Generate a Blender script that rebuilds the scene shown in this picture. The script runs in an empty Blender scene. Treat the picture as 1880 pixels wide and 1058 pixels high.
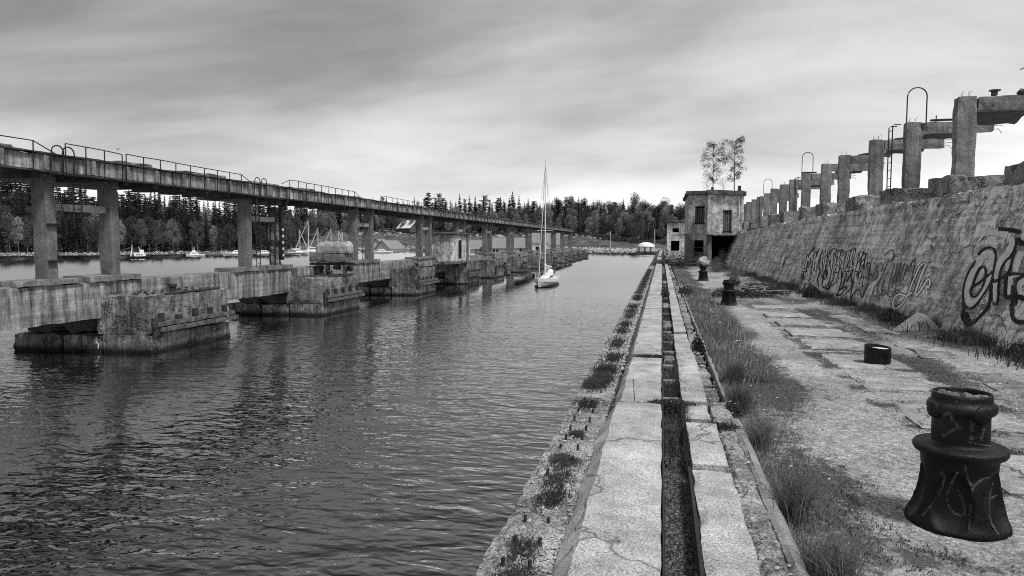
import bpy, bmesh, math, random
from mathutils import Vector, noise, Matrix
random.seed(7)
R = math.radians
sc = bpy.context.scene
C = sc.collection
# ---------------------------------------------------------------- camera
H = 4.3
F = 1253.0
YAW = math.atan(275/F); PIT = math.atan(84/F)
cam_d = bpy.data.cameras.new("camera"); cam = bpy.data.objects.new("camera", cam_d); C.objects.link(cam)
cam.location = (0, 0, H); cam.rotation_euler = (math.pi/2-PIT, 0, YAW)
cam_d.lens = 24.0; cam_d.sensor_width = 36; cam_d.clip_start = 0.05; cam_d.clip_end = 6000
sc.camera = cam
sc.cycles.use_denoising = False
sc.cycles.sample_clamp_indirect = 3.0; sc.cycles.sample_clamp_direct = 6.0; sc.cycles.filter_width = 1.05
sc.view_settings.view_transform = 'Standard'; sc.view_settings.look = 'None'
sc.view_settings.exposure = 1.22; sc.view_settings.gamma = 1.0
# ---------------------------------------------------------------- sky
SUN_EL, SUN_AZ = R(60), R(122)          # azimuth measured from +Y towards +X
w = bpy.data.worlds.new("World"); sc.world = w; w.use_nodes = True
nt = w.node_tree; nt.nodes.clear()
def N(nt, t, **k):
    n = nt.nodes.new(t)
    for a, b in k.items(): setattr(n, a, b)
    return n
def L(nt, a, b): nt.links.new(a, b)
def mth(nt, op, a, b=None, c=None, clamp=False):
    n = N(nt, 'ShaderNodeMath', operation=op); n.use_clamp = clamp
    for i, v in enumerate((a, b, c)):
        if v is None: continue
        if isinstance(v, (int, float)): n.inputs[i].default_value = v
        else: L(nt, v, n.inputs[i])
    return n.outputs[0]
def mrange(nt, v, a, b, c, d, smooth=False):
    n = N(nt, 'ShaderNodeMapRange'); n.clamp = True
    if smooth: n.interpolation_type = 'SMOOTHSTEP'
    for i, x in enumerate((a, b, c, d)): n.inputs[i+1].default_value = x
    L(nt, v, n.inputs[0]); return n.outputs[0]
def nz(nt, vec, scale=(1, 1, 1), s=1.0, detail=4, rough=0.55, dist=0.0, loc=(0, 0, 0)):
    m = N(nt, 'ShaderNodeMapping'); m.inputs['Scale'].default_value = scale; m.inputs['Location'].default_value = loc
    L(nt, vec, m.inputs[0])
    n = N(nt, 'ShaderNodeTexNoise'); n.inputs['Scale'].default_value = s; n.inputs['Detail'].default_value = detail
    n.inputs['Roughness'].default_value = rough; n.inputs['Distortion'].default_value = dist
    L(nt, m.outputs[0], n.inputs['Vector']); return n.outputs[0]
sky = N(nt, 'ShaderNodeTexSky', sky_type='NISHITA'); sky.sun_disc = False
sky.sun_elevation = SUN_EL; sky.sun_rotation = SUN_AZ
bw = N(nt, 'ShaderNodeRGBToBW'); L(nt, sky.outputs[0], bw.inputs[0])
tc = N(nt, 'ShaderNodeTexCoord'); sep = N(nt, 'ShaderNodeSeparateXYZ'); L(nt, tc.outputs['Generated'], sep.inputs[0])
dz = mth(nt, 'MAXIMUM', sep.outputs[2], 0.0)
# cloud sheet seen in perspective: direction divided by its height
den = mth(nt, 'ADD', dz, 0.20)
cx = mth(nt, 'DIVIDE', sep.outputs[0], den); cy = mth(nt, 'DIVIDE', sep.outputs[1], den)
comb = N(nt, 'ShaderNodeCombineXYZ'); L(nt, cx, comb.inputs[0]); L(nt, cy, comb.inputs[1])
n1 = nz(nt, comb.outputs[0], (0.40, 0.75, 1), 1.0, 5, 0.5, 0.4, (1.3, 2.4, 0))
n2 = nz(nt, comb.outputs[0], (1.3, 2.4, 1), 1.0, 6, 0.58, 0.6, (4.1, 0.2, 0))
cl = mth(nt, 'ADD', mrange(nt, n1, 0.34, 0.66, -0.19, 0.11, True), mrange(nt, n2, 0.3, 0.7, -0.045, 0.045))
hor = mth(nt, 'ADD', mrange(nt, dz, 0.04, 0.20, 0.32, 0.0, True), mrange(nt, sep.outputs[0], -0.7, 0.7, -0.04, 0.09))
top = mrange(nt, dz, 0.14, 0.75, 0.0, -0.15)
tot = mth(nt, 'ADD', mth(nt, 'ADD', mth(nt, 'ADD', cl, hor), top), 0.462)
# an overcast layer evens the clear-sky brightness out: mostly grey cloud, lit by the sky model
lum = mth(nt, 'ADD', mth(nt, 'MULTIPLY', mth(nt, 'MINIMUM', bw.outputs[0], 9.0), 0.10), 6.2)
fin = mth(nt, 'MULTIPLY', tot, lum)
bg = N(nt, 'ShaderNodeBackground'); bg.inputs[1].default_value = 0.085
L(nt, fin, bg.inputs[0]); wo = N(nt, 'ShaderNodeOutputWorld'); L(nt, bg.outputs[0], wo.inputs[0])
sd = bpy.data.lights.new("sun", 'SUN'); sd.energy = 1.5; sd.angle = R(10); sd.color = (1, 1, 1)
sun = bpy.data.objects.new("sun", sd); C.objects.link(sun)
v = Vector((math.sin(SUN_AZ)*math.cos(SUN_EL), math.cos(SUN_AZ)*math.cos(SUN_EL), math.sin(SUN_EL)))
sun.rotation_euler = v.to_track_quat('Z', 'Y').to_euler(); sun.location = (30, 30, 60)
# ---------------------------------------------------------------- survey helpers (metres from measured sight lines)
def ray(px, py):
    a = (px-940)/F; b = -(py-529)/F
    c, s = math.cos(PIT), math.sin(PIT)
    fy = c+b*s; fz = -s+b*c
    cyw, syw = math.cos(YAW), math.sin(YAW)
    return Vector((a*cyw-fy*syw, a*syw+fy*cyw, fz))
def onz(px, py, z): r = ray(px, py); t = (z-H)/r.z; return Vector((r.x*t, r.y*t, z))
def ony(px, py, y): r = ray(px, py); t = y/r.y; return Vector((r.x*t, y, H+r.z*t))
def onr(px, py, rad): r = ray(px, py); t = rad/math.hypot(r.x, r.y); return Vector((r.x*t, r.y*t, H+r.z*t))
def lerp(a, b, t): return a+(b-a)*t
def interp(tab, x):
    if x <= tab[0][0]: return tab[0][1]
    for (a, b), (c, d) in zip(tab, tab[1:]):
        if x <= c: return b+(d-b)*(x-a)/(c-a)
    return tab[-1][1]
def nv(p, f, seed=0.0): return noise.noise_vector(Vector((p[0]*f+seed, p[1]*f+seed*1.7, p[2]*f-seed)))
def nn(x, y, z=0.0): return noise.noise(Vector((x, y, z)))
def fbm(x, y, z=0.0, o=4): return noise.fractal(Vector((x, y, z)), 1.0, 2.0, o)
# ---------------------------------------------------------------- materials
def mat(name, rough=0.9, spec=0.3):
    m = bpy.data.materials.new(name); m.use_nodes = True; nt = m.node_tree
    b = nt.nodes['Principled BSDF']; b.inputs['Roughness'].default_value = rough
    b.inputs['Specular IOR Level'].default_value = spec
    return m, nt, b
def pos(nt): return N(nt, 'ShaderNodeNewGeometry').outputs['Position']
def bump(nt, b, h, dist, strength=1.0):
    n = N(nt, 'ShaderNodeBump'); n.inputs['Strength'].default_value = strength; n.inputs['Distance'].default_value = dist
    L(nt, h, n.inputs['Height']); L(nt, n.outputs[0], b.inputs['Normal'])
def concrete(name, base, blot=0.5, streak=0.0, fine=0.35, fs=45, bd=0.006, wet=False, crack=0.0, boards=0.0, spall=0.0, pale=0.0):
    m, nt, b = mat(name, 0.92, 0.2); p = pos(nt)
    big = nz(nt, p, s=0.55, detail=6, rough=0.62)
    mid = nz(nt, p, s=3.1, detail=6, rough=0.65)
    fin_ = nz(nt, p, s=fs, detail=3, rough=0.7)
    v = mth(nt, 'MULTIPLY', mrange(nt, big, 0.3, 0.7, 1-blot*0.6, 1+blot*0.5), base)
    v = mth(nt, 'MULTIPLY', v, mrange(nt, mid, 0.28, 0.72, 1-blot*0.7, 1+blot*0.5))
    v = mth(nt, 'MULTIPLY', v, mrange(nt, fin_, 0.3, 0.7, 1-fine, 1+fine))
    pit = nz(nt, p, s=fs*1.9, detail=2, rough=0.6, loc=(1, 2, 3)); v = mth(nt, 'MULTIPLY', v, mrange(nt, pit, 0.36, 0.43, 1-fine, 1.0))
    if streak:
        st = nz(nt, p, (2.6, 2.6, 0.22), 1.5, 6, 0.62, 0.2)
        v = mth(nt, 'MULTIPLY', v, mrange(nt, st, 0.34, 0.66, 1-streak, 1+streak*0.5))
        s2 = nz(nt, p, (6, 6, 0.35), 1.3, 4, 0.6, 0.1, (5, 2, 1))
        v = mth(nt, 'MULTIPLY', v, mrange(nt, s2, 0.36, 0.46, 1-streak*0.7, 1.0))
        if pale:
            v = mth(nt, 'ADD', v, mrange(nt, s2, 0.60, 0.72, 0.0, pale))
    if boards:
        wv = nz(nt, p, (0.15, 0.15, 9), 1.0, 2, 0.5)
        v = mth(nt, 'MULTIPLY', v, mrange(nt, wv, 0.4, 0.6, 1-boards, 1+boards))
    h = mth(nt, 'ADD', mth(nt, 'MULTIPLY', mid, 2.0), mth(nt, 'MULTIPLY', fin_, 0.6))
    if spall:
        sp = nz(nt, p, s=1.15, detail=5, rough=0.6, dist=0.4, loc=(3, 7, 1))
        f = mrange(nt, sp, 0.53, 0.56, 0.0, 1.0)
        agg = N(nt, 'ShaderNodeTexVoronoi'); agg.inputs['Scale'].default_value = 16; L(nt, p, agg.inputs['Vector'])
        av = mrange(nt, agg.outputs[0], 0.1, 0.7, 1.25, 0.45)
        v = mth(nt, 'MULTIPLY', v, mth(nt, 'ADD', 1.0, mth(nt, 'MULTIPLY', f, mth(nt, 'MULTIPLY', mth(nt, 'SUBTRACT', av, 1.0), spall))))
        h = mth(nt, 'SUBTRACT', h, mth(nt, 'MULTIPLY', f, mth(nt, 'ADD', 1.2, mth(nt, 'MULTIPLY', agg.outputs[0], 2.0))))
    if crack:
        vo = N(nt, 'ShaderNodeTexVoronoi', feature='DISTANCE_TO_EDGE'); vo.inputs['Scale'].default_value = 0.42
        wp = N(nt, 'ShaderNodeVectorMath', operation='ADD'); nzz = N(nt, 'ShaderNodeTexNoise'); nzz.inputs['Scale'].default_value = 1.4
        nzz.inputs['Detail'].default_value = 6
        L(nt, p, nzz.inputs['Vector']); L(nt, p, wp.inputs[0]); L(nt, nzz.outputs['Color'], wp.inputs[1]); L(nt, wp.outputs[0], vo.inputs['Vector'])
        ck = mrange(nt, vo.outputs[0], 0.001, 0.009, 1-crack, 1.0)
        v = mth(nt, 'MULTIPLY', v, ck); h = mth(nt, 'ADD', h, ck)
    if wet:
        s = N(nt, 'ShaderNodeSeparateXYZ'); L(nt, p, s.inputs[0])
        zz = mth(nt, 'ADD', s.outputs[2], mth(nt, 'MULTIPLY', mid, -0.45))
        v = mth(nt, 'MULTIPLY', v, mrange(nt, zz, -0.12, 0.12, 0.10, 1.0))
    L(nt, mth(nt, 'MINIMUM', v, 0.8), b.inputs['Base Color']); bump(nt, b, h, bd)
    return m
def plain(name, val, rough=0.6, var=0.35, s=6.0, spec=0.4, metal=0.0, bd=0.0, streak=False):
    m, nt, b = mat(name, rough, spec); p = pos(nt); b.inputs['Metallic'].default_value = metal
    q = nz(nt, p, (1, 1, 0.2) if streak else (1, 1, 1), s, 5, 0.6)
    L(nt, mrange(nt, q, 0.3, 0.7, val*(1-var), val*(1+var)), b.inputs['Base Color'])
    if bd: bump(nt, b, q, bd)
    return m
def leafy(name, lo, hi, trans=0.25):
    m, nt, b = mat(name, 0.75, 0.25)
    tcn = N(nt, 'ShaderNodeTexCoord'); oi = N(nt, 'ShaderNodeObjectInfo')
    q = nz(nt, tcn.outputs['Object'], s=0.55, detail=5, rough=0.7)
    v = mrange(nt, q, 0.32, 0.68, lo, hi)
    v = mth(nt, 'MULTIPLY', v, mrange(nt, oi.outputs['Random'], 0, 1, 0.65, 1.35))
    L(nt, v, b.inputs['Base Color'])
    tr = N(nt, 'ShaderNodeBsdfTranslucent'); L(nt, v, tr.inputs[0])
    mx = N(nt, 'ShaderNodeMixShader'); mx.inputs[0].default_value = trans
    L(nt, b.outputs[0], mx.inputs[1]); L(nt, tr.outputs[0], mx.inputs[2]); L(nt, mx.outputs[0], nt.nodes['Material Output'].inputs[0])
    return m
M = {}
M['slab'] = concrete('slab_concrete', 0.40, 0.55, fine=0.6, fs=55, bd=0.008, crack=0.6)
M['paver'] = concrete('paver_concrete', 0.34, 0.6, fine=0.6, fs=50, bd=0.008, crack=0.7)
M['ledge'] = concrete('ledge_concrete', 0.27, 1.0, fine=0.75, fs=34, bd=0.012, spall=0.7)
M['bevel'] = concrete('bevel_concrete', 0.24, 0.55, fine=0.4, fs=40, bd=0.006)
M['pier'] = concrete('pier_concrete', 0.22, 0.85, streak=0.5, fine=0.4, fs=14, bd=0.025, wet=True, spall=0.9, pale=0.12)
M['sea'] = concrete('sea_beam_concrete', 0.28, 0.55, streak=0.7, fine=0.25, fs=12, bd=0.012, boards=0.14, wet=True)
M['col'] = concrete('column_concrete', 0.17, 0.45, streak=0.2, fine=0.45, fs=22, bd=0.012)
M['girder'] = concrete('girder_concrete', 0.34, 0.6, streak=0.75, fine=0.25, fs=14, bd=0.01, boards=0.1)
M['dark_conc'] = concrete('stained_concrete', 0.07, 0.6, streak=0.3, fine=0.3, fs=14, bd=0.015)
M['wall'] = concrete('wall_concrete', 0.64, 1.0, streak=0.22, fine=0.5, fs=17, bd=0.03, crack=0.8, boards=0.2, spall=0.55, pale=0.12)
M['frame'] = concrete('frame_concrete', 0.22, 0.6, streak=0.3, fine=0.45, fs=20, bd=0.014)
M['rubble'] = concrete('broken_concrete', 0.24, 0.8, fine=0.5, fs=13, bd=0.04, spall=1.0)
M['plaster'] = concrete('house_plaster', 0.64, 0.9, streak=0.4, fine=0.25, fs=8, bd=0.012, spall=0.45, pale=0.08)
M['roofc'] = concrete('roof_concrete', 0.12, 0.7, streak=0.4, fine=0.3, fs=8, bd=0.02)
M['steel'] = plain('dark_steel', 0.018, 0.55, 0.6, 9, 0.4, 0.3, 0.004)
M['rust'] = plain('rusted_steel', 0.035, 0.8, 0.6, 12, 0.3, 0.0, 0.006)
M['timber'] = plain('weathered_timber', 0.10, 0.9, 0.7, 5, 0.2, 0, 0.01)
m, nt, b = mat('black_iron', 0.4, 0.24); p = pos(nt)
q = nz(nt, p, s=7, detail=6, rough=0.65); q2 = nz(nt, p, s=55, detail=4, rough=0.7); q3 = nz(nt, p, s=2.2, detail=5, rough=0.6, loc=(2, 5, 1))
v = mth(nt, 'ADD', mrange(nt, q, 0.35, 0.7, 0.003, 0.012), mth(nt, 'MULTIPLY', mrange(nt, q3, 0.52, 0.66, 0, 0.028), mrange(nt, q2, 0.42, 0.6, 0, 1)))
L(nt, v, b.inputs['Base Color']); L(nt, mrange(nt, q, 0.3, 0.7, 0.3, 0.65), b.inputs['Roughness']); bump(nt, b, mth(nt, 'ADD', q, mth(nt, 'MULTIPLY', q2, 0.6)), 0.010); M['black'] = m
def spray(name, val, under, lo, hi, s_=38):
    m, nt, b = mat(name, 0.85, 0.2); p = pos(nt); q = nz(nt, p, s=s_, detail=4, rough=0.75); q2 = nz(nt, p, s=3.5, detail=4, rough=0.6)
    L(nt, mrange(nt, mth(nt, 'ADD', mth(nt, 'MULTIPLY', q, 0.6), mth(nt, 'MULTIPLY', q2, 0.4)), lo, hi, under, val), b.inputs['Base Color']); return m
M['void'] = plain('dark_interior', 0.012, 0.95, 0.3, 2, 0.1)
M['white'] = plain('white_gelcoat', 0.72, 0.3, 0.08, 0.8, 0.5)
M['alu'] = plain('pale_aluminium', 0.75, 0.35, 0.1, 2, 0.5)
M['canvas'] = plain('white_canvas', 0.62, 0.8, 0.2, 3, 0.2)
M['glass'] = plain('dark_glass', 0.02, 0.12, 0.1, 1, 0.6)
M['paper'] = plain('pale_lining', 0.75, 0.7, 0.08, 6, 0.2)
M['gpale'] = spray('pale_spray_paint', 0.66, 0.36, 0.36, 0.54)
M['gwhite'] = spray('white_spray_paint', 0.8, 0.35, 0.34, 0.48)
M['gdark'] = spray('black_spray_paint', 0.01, 0.09, 0.36, 0.5)
M['ggrey'] = spray('faded_spray_paint', 0.06, 0.22, 0.38, 0.56)
M['bpale'] = spray('worn_pale_paint', 0.15, 0.006, 0.44, 0.58, 90)
M['stone'] = plain('shore_stone', 0.34, 0.9, 0.6, 0.9, 0.2)
M['granite'] = plain('boulder_stone', 0.33, 0.9, 0.55, 9, 0.2, 0, 0.02)
M['sheet'] = plain('grey_roof_sheet', 0.20, 0.7, 0.15, 0.5, 0.3)
M['wpaint'] = plain('white_wall_paint', 0.55, 0.8, 0.15, 0.5, 0.2)
M['bark'] = plain('dark_bark', 0.05, 0.95, 0.5, 4, 0.1, 0, 0.02, True)
M['birchbark'] = plain('pale_birch_bark', 0.30, 0.9, 0.6, 3, 0.1)
M['needle'] = leafy('conifer_needles', 0.008, 0.036, 0.15)
M['leafd'] = leafy('dark_leaves', 0.04, 0.14, 0.25)
M['leafl'] = leafy('pale_leaves', 0.14, 0.34, 0.3)
M['leafb'] = leafy('birch_leaves', 0.05, 0.12, 0.25)
M['grass'] = leafy('long_grass', 0.08, 0.34, 0.3)
M['weed'] = leafy('low_weeds', 0.025, 0.10, 0.25)
M['flower'] = plain('white_petals', 0.7, 0.8, 0.1)
M['slope'] = plain('grassy_slope', 0.085, 0.95, 0.7, 0.25, 0.1, 0, 0.1)
# brick
m, nt, b = mat('old_brick', 0.92, 0.2); tcn = pos(nt)
mp = N(nt, 'ShaderNodeMapping'); mp.inputs['Rotation'].default_value = (R(90), 0, 0); L(nt, tcn, mp.inputs[0])
bk = N(nt, 'ShaderNodeTexBrick'); bk.inputs['Color1'].default_value = (.27,)*3+(1,); bk.inputs['Color2'].default_value = (.17,)*3+(1,)
bk.inputs['Mortar'].default_value = (.09,)*3+(1,); bk.inputs['Scale'].default_value = 1.0; bk.inputs['Brick Width'].default_value = .26
bk.inputs['Row Height'].default_value = .09; bk.inputs['Mortar Size'].default_value = .012; L(nt, mp.outputs[0], bk.inputs['Vector'])
L(nt, bk.outputs[0], b.inputs['Base Color']); bump(nt, b, bk.outputs[1], -0.01); M['brick'] = m
# water
m, nt, b = mat('bay_water', 0.9, 0.0); p = pos(nt); b.inputs['Base Color'].default_value = (0.006, 0.006, 0.006, 1)
vl = N(nt, 'ShaderNodeVectorMath', operation='LENGTH'); L(nt, p, vl.inputs[0]); dist_ = vl.outputs['Value']
wa = nz(nt, p, (0.75, 1.5, 1), 1.0, 1, 0.4, 0.7); wb = nz(nt, p, (1.0, 2.0, 1), 2.3, 1, 0.4, 0.6, (3, 1, 0)); wd = nz(nt, p, (1.0, 1.7, 1), 5.5, 1, 0.4, 0.4, (3, 1, 0)); wc = nz(nt, p, (1, 1, 1), 0.10, 2, 0.5)
hh = mth(nt, 'ADD', mth(nt, 'ADD', wa, mth(nt, 'MULTIPLY', wb, 0.55)), mth(nt, 'MULTIPLY', wd, 0.14))
amp = mth(nt, 'MULTIPLY', mrange(nt, wc, 0.35, 0.65, 0.7, 1.15), mrange(nt, dist_, 9, 70, 1.0, 0.1))
n = N(nt, 'ShaderNodeBump'); n.inputs['Strength'].default_value = 1.0; n.inputs['Distance'].default_value = 0.058; L(nt, mth(nt, 'MULTIPLY', hh, amp), n.inputs['Height'])
gl = N(nt, 'ShaderNodeBsdfGlossy'); gl.inputs[0].default_value = (0.97, 0.97, 0.97, 1); L(nt, mrange(nt, dist_, 15, 100, 0.0, 0.07), gl.inputs['Roughness']); 
inc = N(nt, 'ShaderNodeNewGeometry').outputs['Incoming']; ls = N(nt, 'ShaderNodeVectorMath', operation='SCALE'); L(nt, inc, ls.inputs[0]); L(nt, mrange(nt, dist_, 14, 90, 0.02, 0.075), ls.inputs['Scale'])
ad = N(nt, 'ShaderNodeVectorMath', operation='ADD'); L(nt, n.outputs[0], ad.inputs[0]); L(nt, ls.outputs[0], ad.inputs[1]); nrm_ = N(nt, 'ShaderNodeVectorMath', operation='NORMALIZE'); L(nt, ad.outputs[0], nrm_.inputs[0]); L(nt, nrm_.outputs[0], gl.inputs['Normal'])
n2_ = N(nt, 'ShaderNodeBump'); n2_.inputs['Strength'].default_value = 1.0; n2_.inputs['Distance'].default_value = 0.115; L(nt, mth(nt, 'MULTIPLY', hh, mrange(nt, dist_, 7, 45, 1.0, 0.0)), n2_.inputs['Height'])
dt = N(nt, 'ShaderNodeVectorMath', operation='DOT_PRODUCT'); L(nt, n2_.outputs[0], dt.inputs[0]); L(nt, inc, dt.inputs[1])
sch = mth(nt, 'ADD', mth(nt, 'MULTIPLY', mth(nt, 'POWER', mth(nt, 'SUBTRACT', 1.0, dt.outputs['Value'], clamp=True), 3.5), 0.975), 0.022, clamp=True)
mx = N(nt, 'ShaderNodeMixShader'); L(nt, sch, mx.inputs[0]); L(nt, b.outputs[0], mx.inputs[1]); L(nt, gl.outputs[0], mx.inputs[2]); L(nt, mx.outputs[0], nt.nodes['Material Output'].inputs[0]); M['water'] = m
# gravel with moss where the "moss" attribute says plants grow
m, nt, b = mat('quay_gravel', 0.95, 0.15); p = pos(nt)
vo = N(nt, 'ShaderNodeTexVoronoi'); vo.inputs['Scale'].default_value = 42; L(nt, p, vo.inputs['Vector'])
vs = N(nt, 'ShaderNodeSeparateColor'); L(nt, vo.outputs['Color'], vs.inputs[0])
big = nz(nt, p, s=0.9, detail=6, rough=0.65); mid = nz(nt, p, s=7, detail=6, rough=0.7); fn = nz(nt, p, s=60, detail=3, rough=0.7)
v = mth(nt, 'MULTIPLY', mrange(nt, big, 0.3, 0.7, 0.22, 0.40), mrange(nt, mid, 0.3, 0.7, 0.55, 1.4))
v = mth(nt, 'MULTIPLY', v, mrange(nt, vs.outputs[0], 0, 1, 0.55, 1.45))
v = mth(nt, 'MULTIPLY', v, mrange(nt, fn, 0.3, 0.7, 0.6, 1.35))
at = N(nt, 'ShaderNodeAttribute', attribute_name='moss')
msk = mrange(nt, mth(nt, 'ADD', at.outputs['Fac'], mth(nt, 'MULTIPLY', mth(nt, 'SUBTRACT', mid, 0.5), 1.4)), 0.42, 0.60, 0.0, 1.0)
mv = mth(nt, 'MULTIPLY', mrange(nt, fn, 0.3, 0.7, 0.03, 0.13), mrange(nt, mid, 0.3, 0.7, 0.6, 1.3))
mixv = mth(nt, 'ADD', mth(nt, 'MULTIPLY', v, mth(nt, 'SUBTRACT', 1.0, msk)), mth(nt, 'MULTIPLY', mv, msk))
L(nt, mixv, b.inputs['Base Color'])
bump(nt, b, mth(nt, 'ADD', mth(nt, 'MULTIPLY', vo.outputs[0], -0.7), mth(nt, 'ADD', mth(nt, 'MULTIPLY', mid, 2.0), fn)), 0.012); M['gravel'] = m
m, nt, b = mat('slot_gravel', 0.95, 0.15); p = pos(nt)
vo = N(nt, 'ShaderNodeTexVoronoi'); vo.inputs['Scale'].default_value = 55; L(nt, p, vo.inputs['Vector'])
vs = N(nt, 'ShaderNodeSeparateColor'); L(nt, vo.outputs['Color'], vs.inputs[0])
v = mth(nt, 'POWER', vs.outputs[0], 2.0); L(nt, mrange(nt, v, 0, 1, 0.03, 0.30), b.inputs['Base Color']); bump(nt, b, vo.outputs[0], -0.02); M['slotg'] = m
# ---------------------------------------------------------------- mesh tools
class MB:
    def __init__(s): s.v = []; s.f = []
    def add(s, vs, fs):
        o = len(s.v); s.v += [tuple(p) for p in vs]; s.f += [tuple(i+o for i in f) for f in fs]; return s
    def box(s, x0, x1, y0, y1, z0, z1, fn=None):
        p = [(x, y, z) for z in (z0, z1) for y in (y0, y1) for x in (x0, x1)]
        if fn: p = [fn(q) for q in p]
        return s.add(p, [(0, 2, 3, 1), (4, 5, 7, 6), (0, 1, 5, 4), (1, 3, 7, 5), (3, 2, 6, 7), (2, 0, 4, 6)])
    def rbox(s, x0, x1, y0, y1, z0, z1, seg=0.3, amp=0.02, chip=0.04, fn=None, freq=1.6, mx=40):
        lo = (x0, y0, z0); hi = (x1, y1, z1)
        n = [max(1, min(mx, round((hi[i]-lo[i])/seg))) for i in range(3)]
        idx = {}; vs = []; fs = []
        def vid(i, j, k):
            key = (i, j, k)
            if key in idx: return idx[key]
            q = [lo[a]+(hi[a]-lo[a])*key[a]/n[a] for a in range(3)]
            ext = [key[a] in (0, n[a]) for a in range(3)]
            d = nv(q, freq)*amp + nv(q, freq*3.3, 5)*amp*0.5
            p = [q[a]+d[a] for a in range(3)]
            if sum(ext) >= 2:
                c = chip*(0.25+1.5*max(0, noise.noise(Vector(q)*1.9)+0.15)+1.2*max(0, noise.noise(Vector(q)*5.1)))
                for a in range(3):
                    if ext[a]: p[a] += c if key[a] == 0 else -c
            if fn: p = fn(p)
            idx[key] = len(vs); vs.append(tuple(p)); return idx[key]
        for a in range(3):
            b_, c_ = (a+1) % 3, (a+2) % 3
            for side in (0, n[a]):
                for i in range(n[b_]):
                    for j in range(n[c_]):
                        q = []
                        for (di, dj) in ((0, 0), (1, 0), (1, 1), (0, 1)):
                            k = [0, 0, 0]; k[a] = side; k[b_] = i+di; k[c_] = j+dj; q.append(vid(*k))
                        fs.append(tuple(q if side else q[::-1]))
        return s.add(vs, fs)
    def tube(s, pts, r, n=6, r1=None, caps=True):
        pts = [Vector(p) for p in pts]; m_ = len(pts); vs = []; fs = []
        for i, p in enumerate(pts):
            t = (pts[min(i+1, m_-1)]-pts[max(i-1, 0)]).normalized()
            u = t.cross(Vector((0, 0, 1)) if abs(t.z) < 0.9 else Vector((1, 0, 0))).normalized(); w_ = t.cross(u)
            rr = r if r1 is None else lerp(r, r1, i/max(1, m_-1))
            for k in range(n):
                a = 2*math.pi*k/n; vs.append(p+(u*math.cos(a)+w_*math.sin(a))*rr)
        for i in range(m_-1):
            for k in range(n):
                fs.append((i*n+k, i*n+(k+1) % n, (i+1)*n+(k+1) % n, (i+1)*n+k))
        if caps: fs.append(tuple(range(n))[::-1]); fs.append(tuple((m_-1)*n+k for k in range(n)))
        return s.add(vs, fs)
    def lathe(s, prof, c=(0, 0, 0), n=40, fn=None, cap=True):
        vs = []; fs = []; m_ = len(prof)
        for r, z in prof:
            for k in range(n):
                a = 2*math.pi*k/n; p = Vector((c[0]+r*math.cos(a), c[1]+r*math.sin(a), c[2]+z)); vs.append(fn(p, a, z) if fn else p)
        for i in range(m_-1):
            for k in range(n): fs.append((i*n+k, i*n+(k+1) % n, (i+1)*n+(k+1) % n, (i+1)*n+k))
        if cap: fs.append(tuple(range(n))[::-1]); fs.append(tuple((m_-1)*n+k for k in range(n)))
        return s.add(vs, fs)
    def rock(s, c, r, seed=0, sub=1, flat=0.7):
        bm = bmesh.new(); bmesh.ops.create_icosphere(bm, subdivisions=sub, radius=1)
        vs = []
        for v_ in bm.verts:
            d = 1+0.55*noise.noise(v_.co*1.3+Vector((seed, seed*2, 0)))
            vs.append((c[0]+v_.co.x*r*d, c[1]+v_.co.y*r*d, c[2]+v_.co.z*r*d*flat))
        s.add(vs, [tuple(v_.index for v_ in f.verts) for f in bm.faces]); bm.free(); return s
    def build(s, name, m_, parent=None, smooth=False, loc=None, label=None):
        me = bpy.data.meshes.new(name); me.from_pydata(s.v, [], s.f)
        if m_: me.materials.append(m_)
        if smooth: me.polygons.foreach_set('use_smooth', [True]*len(me.polygons))
        me.update(); o = bpy.data.objects.new(name, me); C.objects.link(o)
        if parent:
            o.parent = parent
            # parts are modelled in world metres: undo the parent's placement
            o.matrix_parent_inverse = world_of(parent).inverted()
        if loc: o.location = loc
        if label: o['label'] = label
        return o
def world_of(o):
    mtx = Matrix.LocRotScale(o.location, o.rotation_euler, o.scale)
    if o.parent: mtx = world_of(o.parent) @ o.matrix_parent_inverse @ mtx
    return mtx
def tag(o, label=None, cat=None, group=None, kind=None):
    if label: o['label'] = label
    if cat: o['category'] = cat
    if group: o['group'] = group
    if kind: o['kind'] = kind
    return o
def thing(name, loc, label, cat, group=None, rz=0.0):
    o = bpy.data.objects.new(name, None); C.objects.link(o); o.location = loc; o.rotation_euler = (0, 0, rz); o.empty_display_size = 0.3
    return tag(o, label, cat, group)
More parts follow.
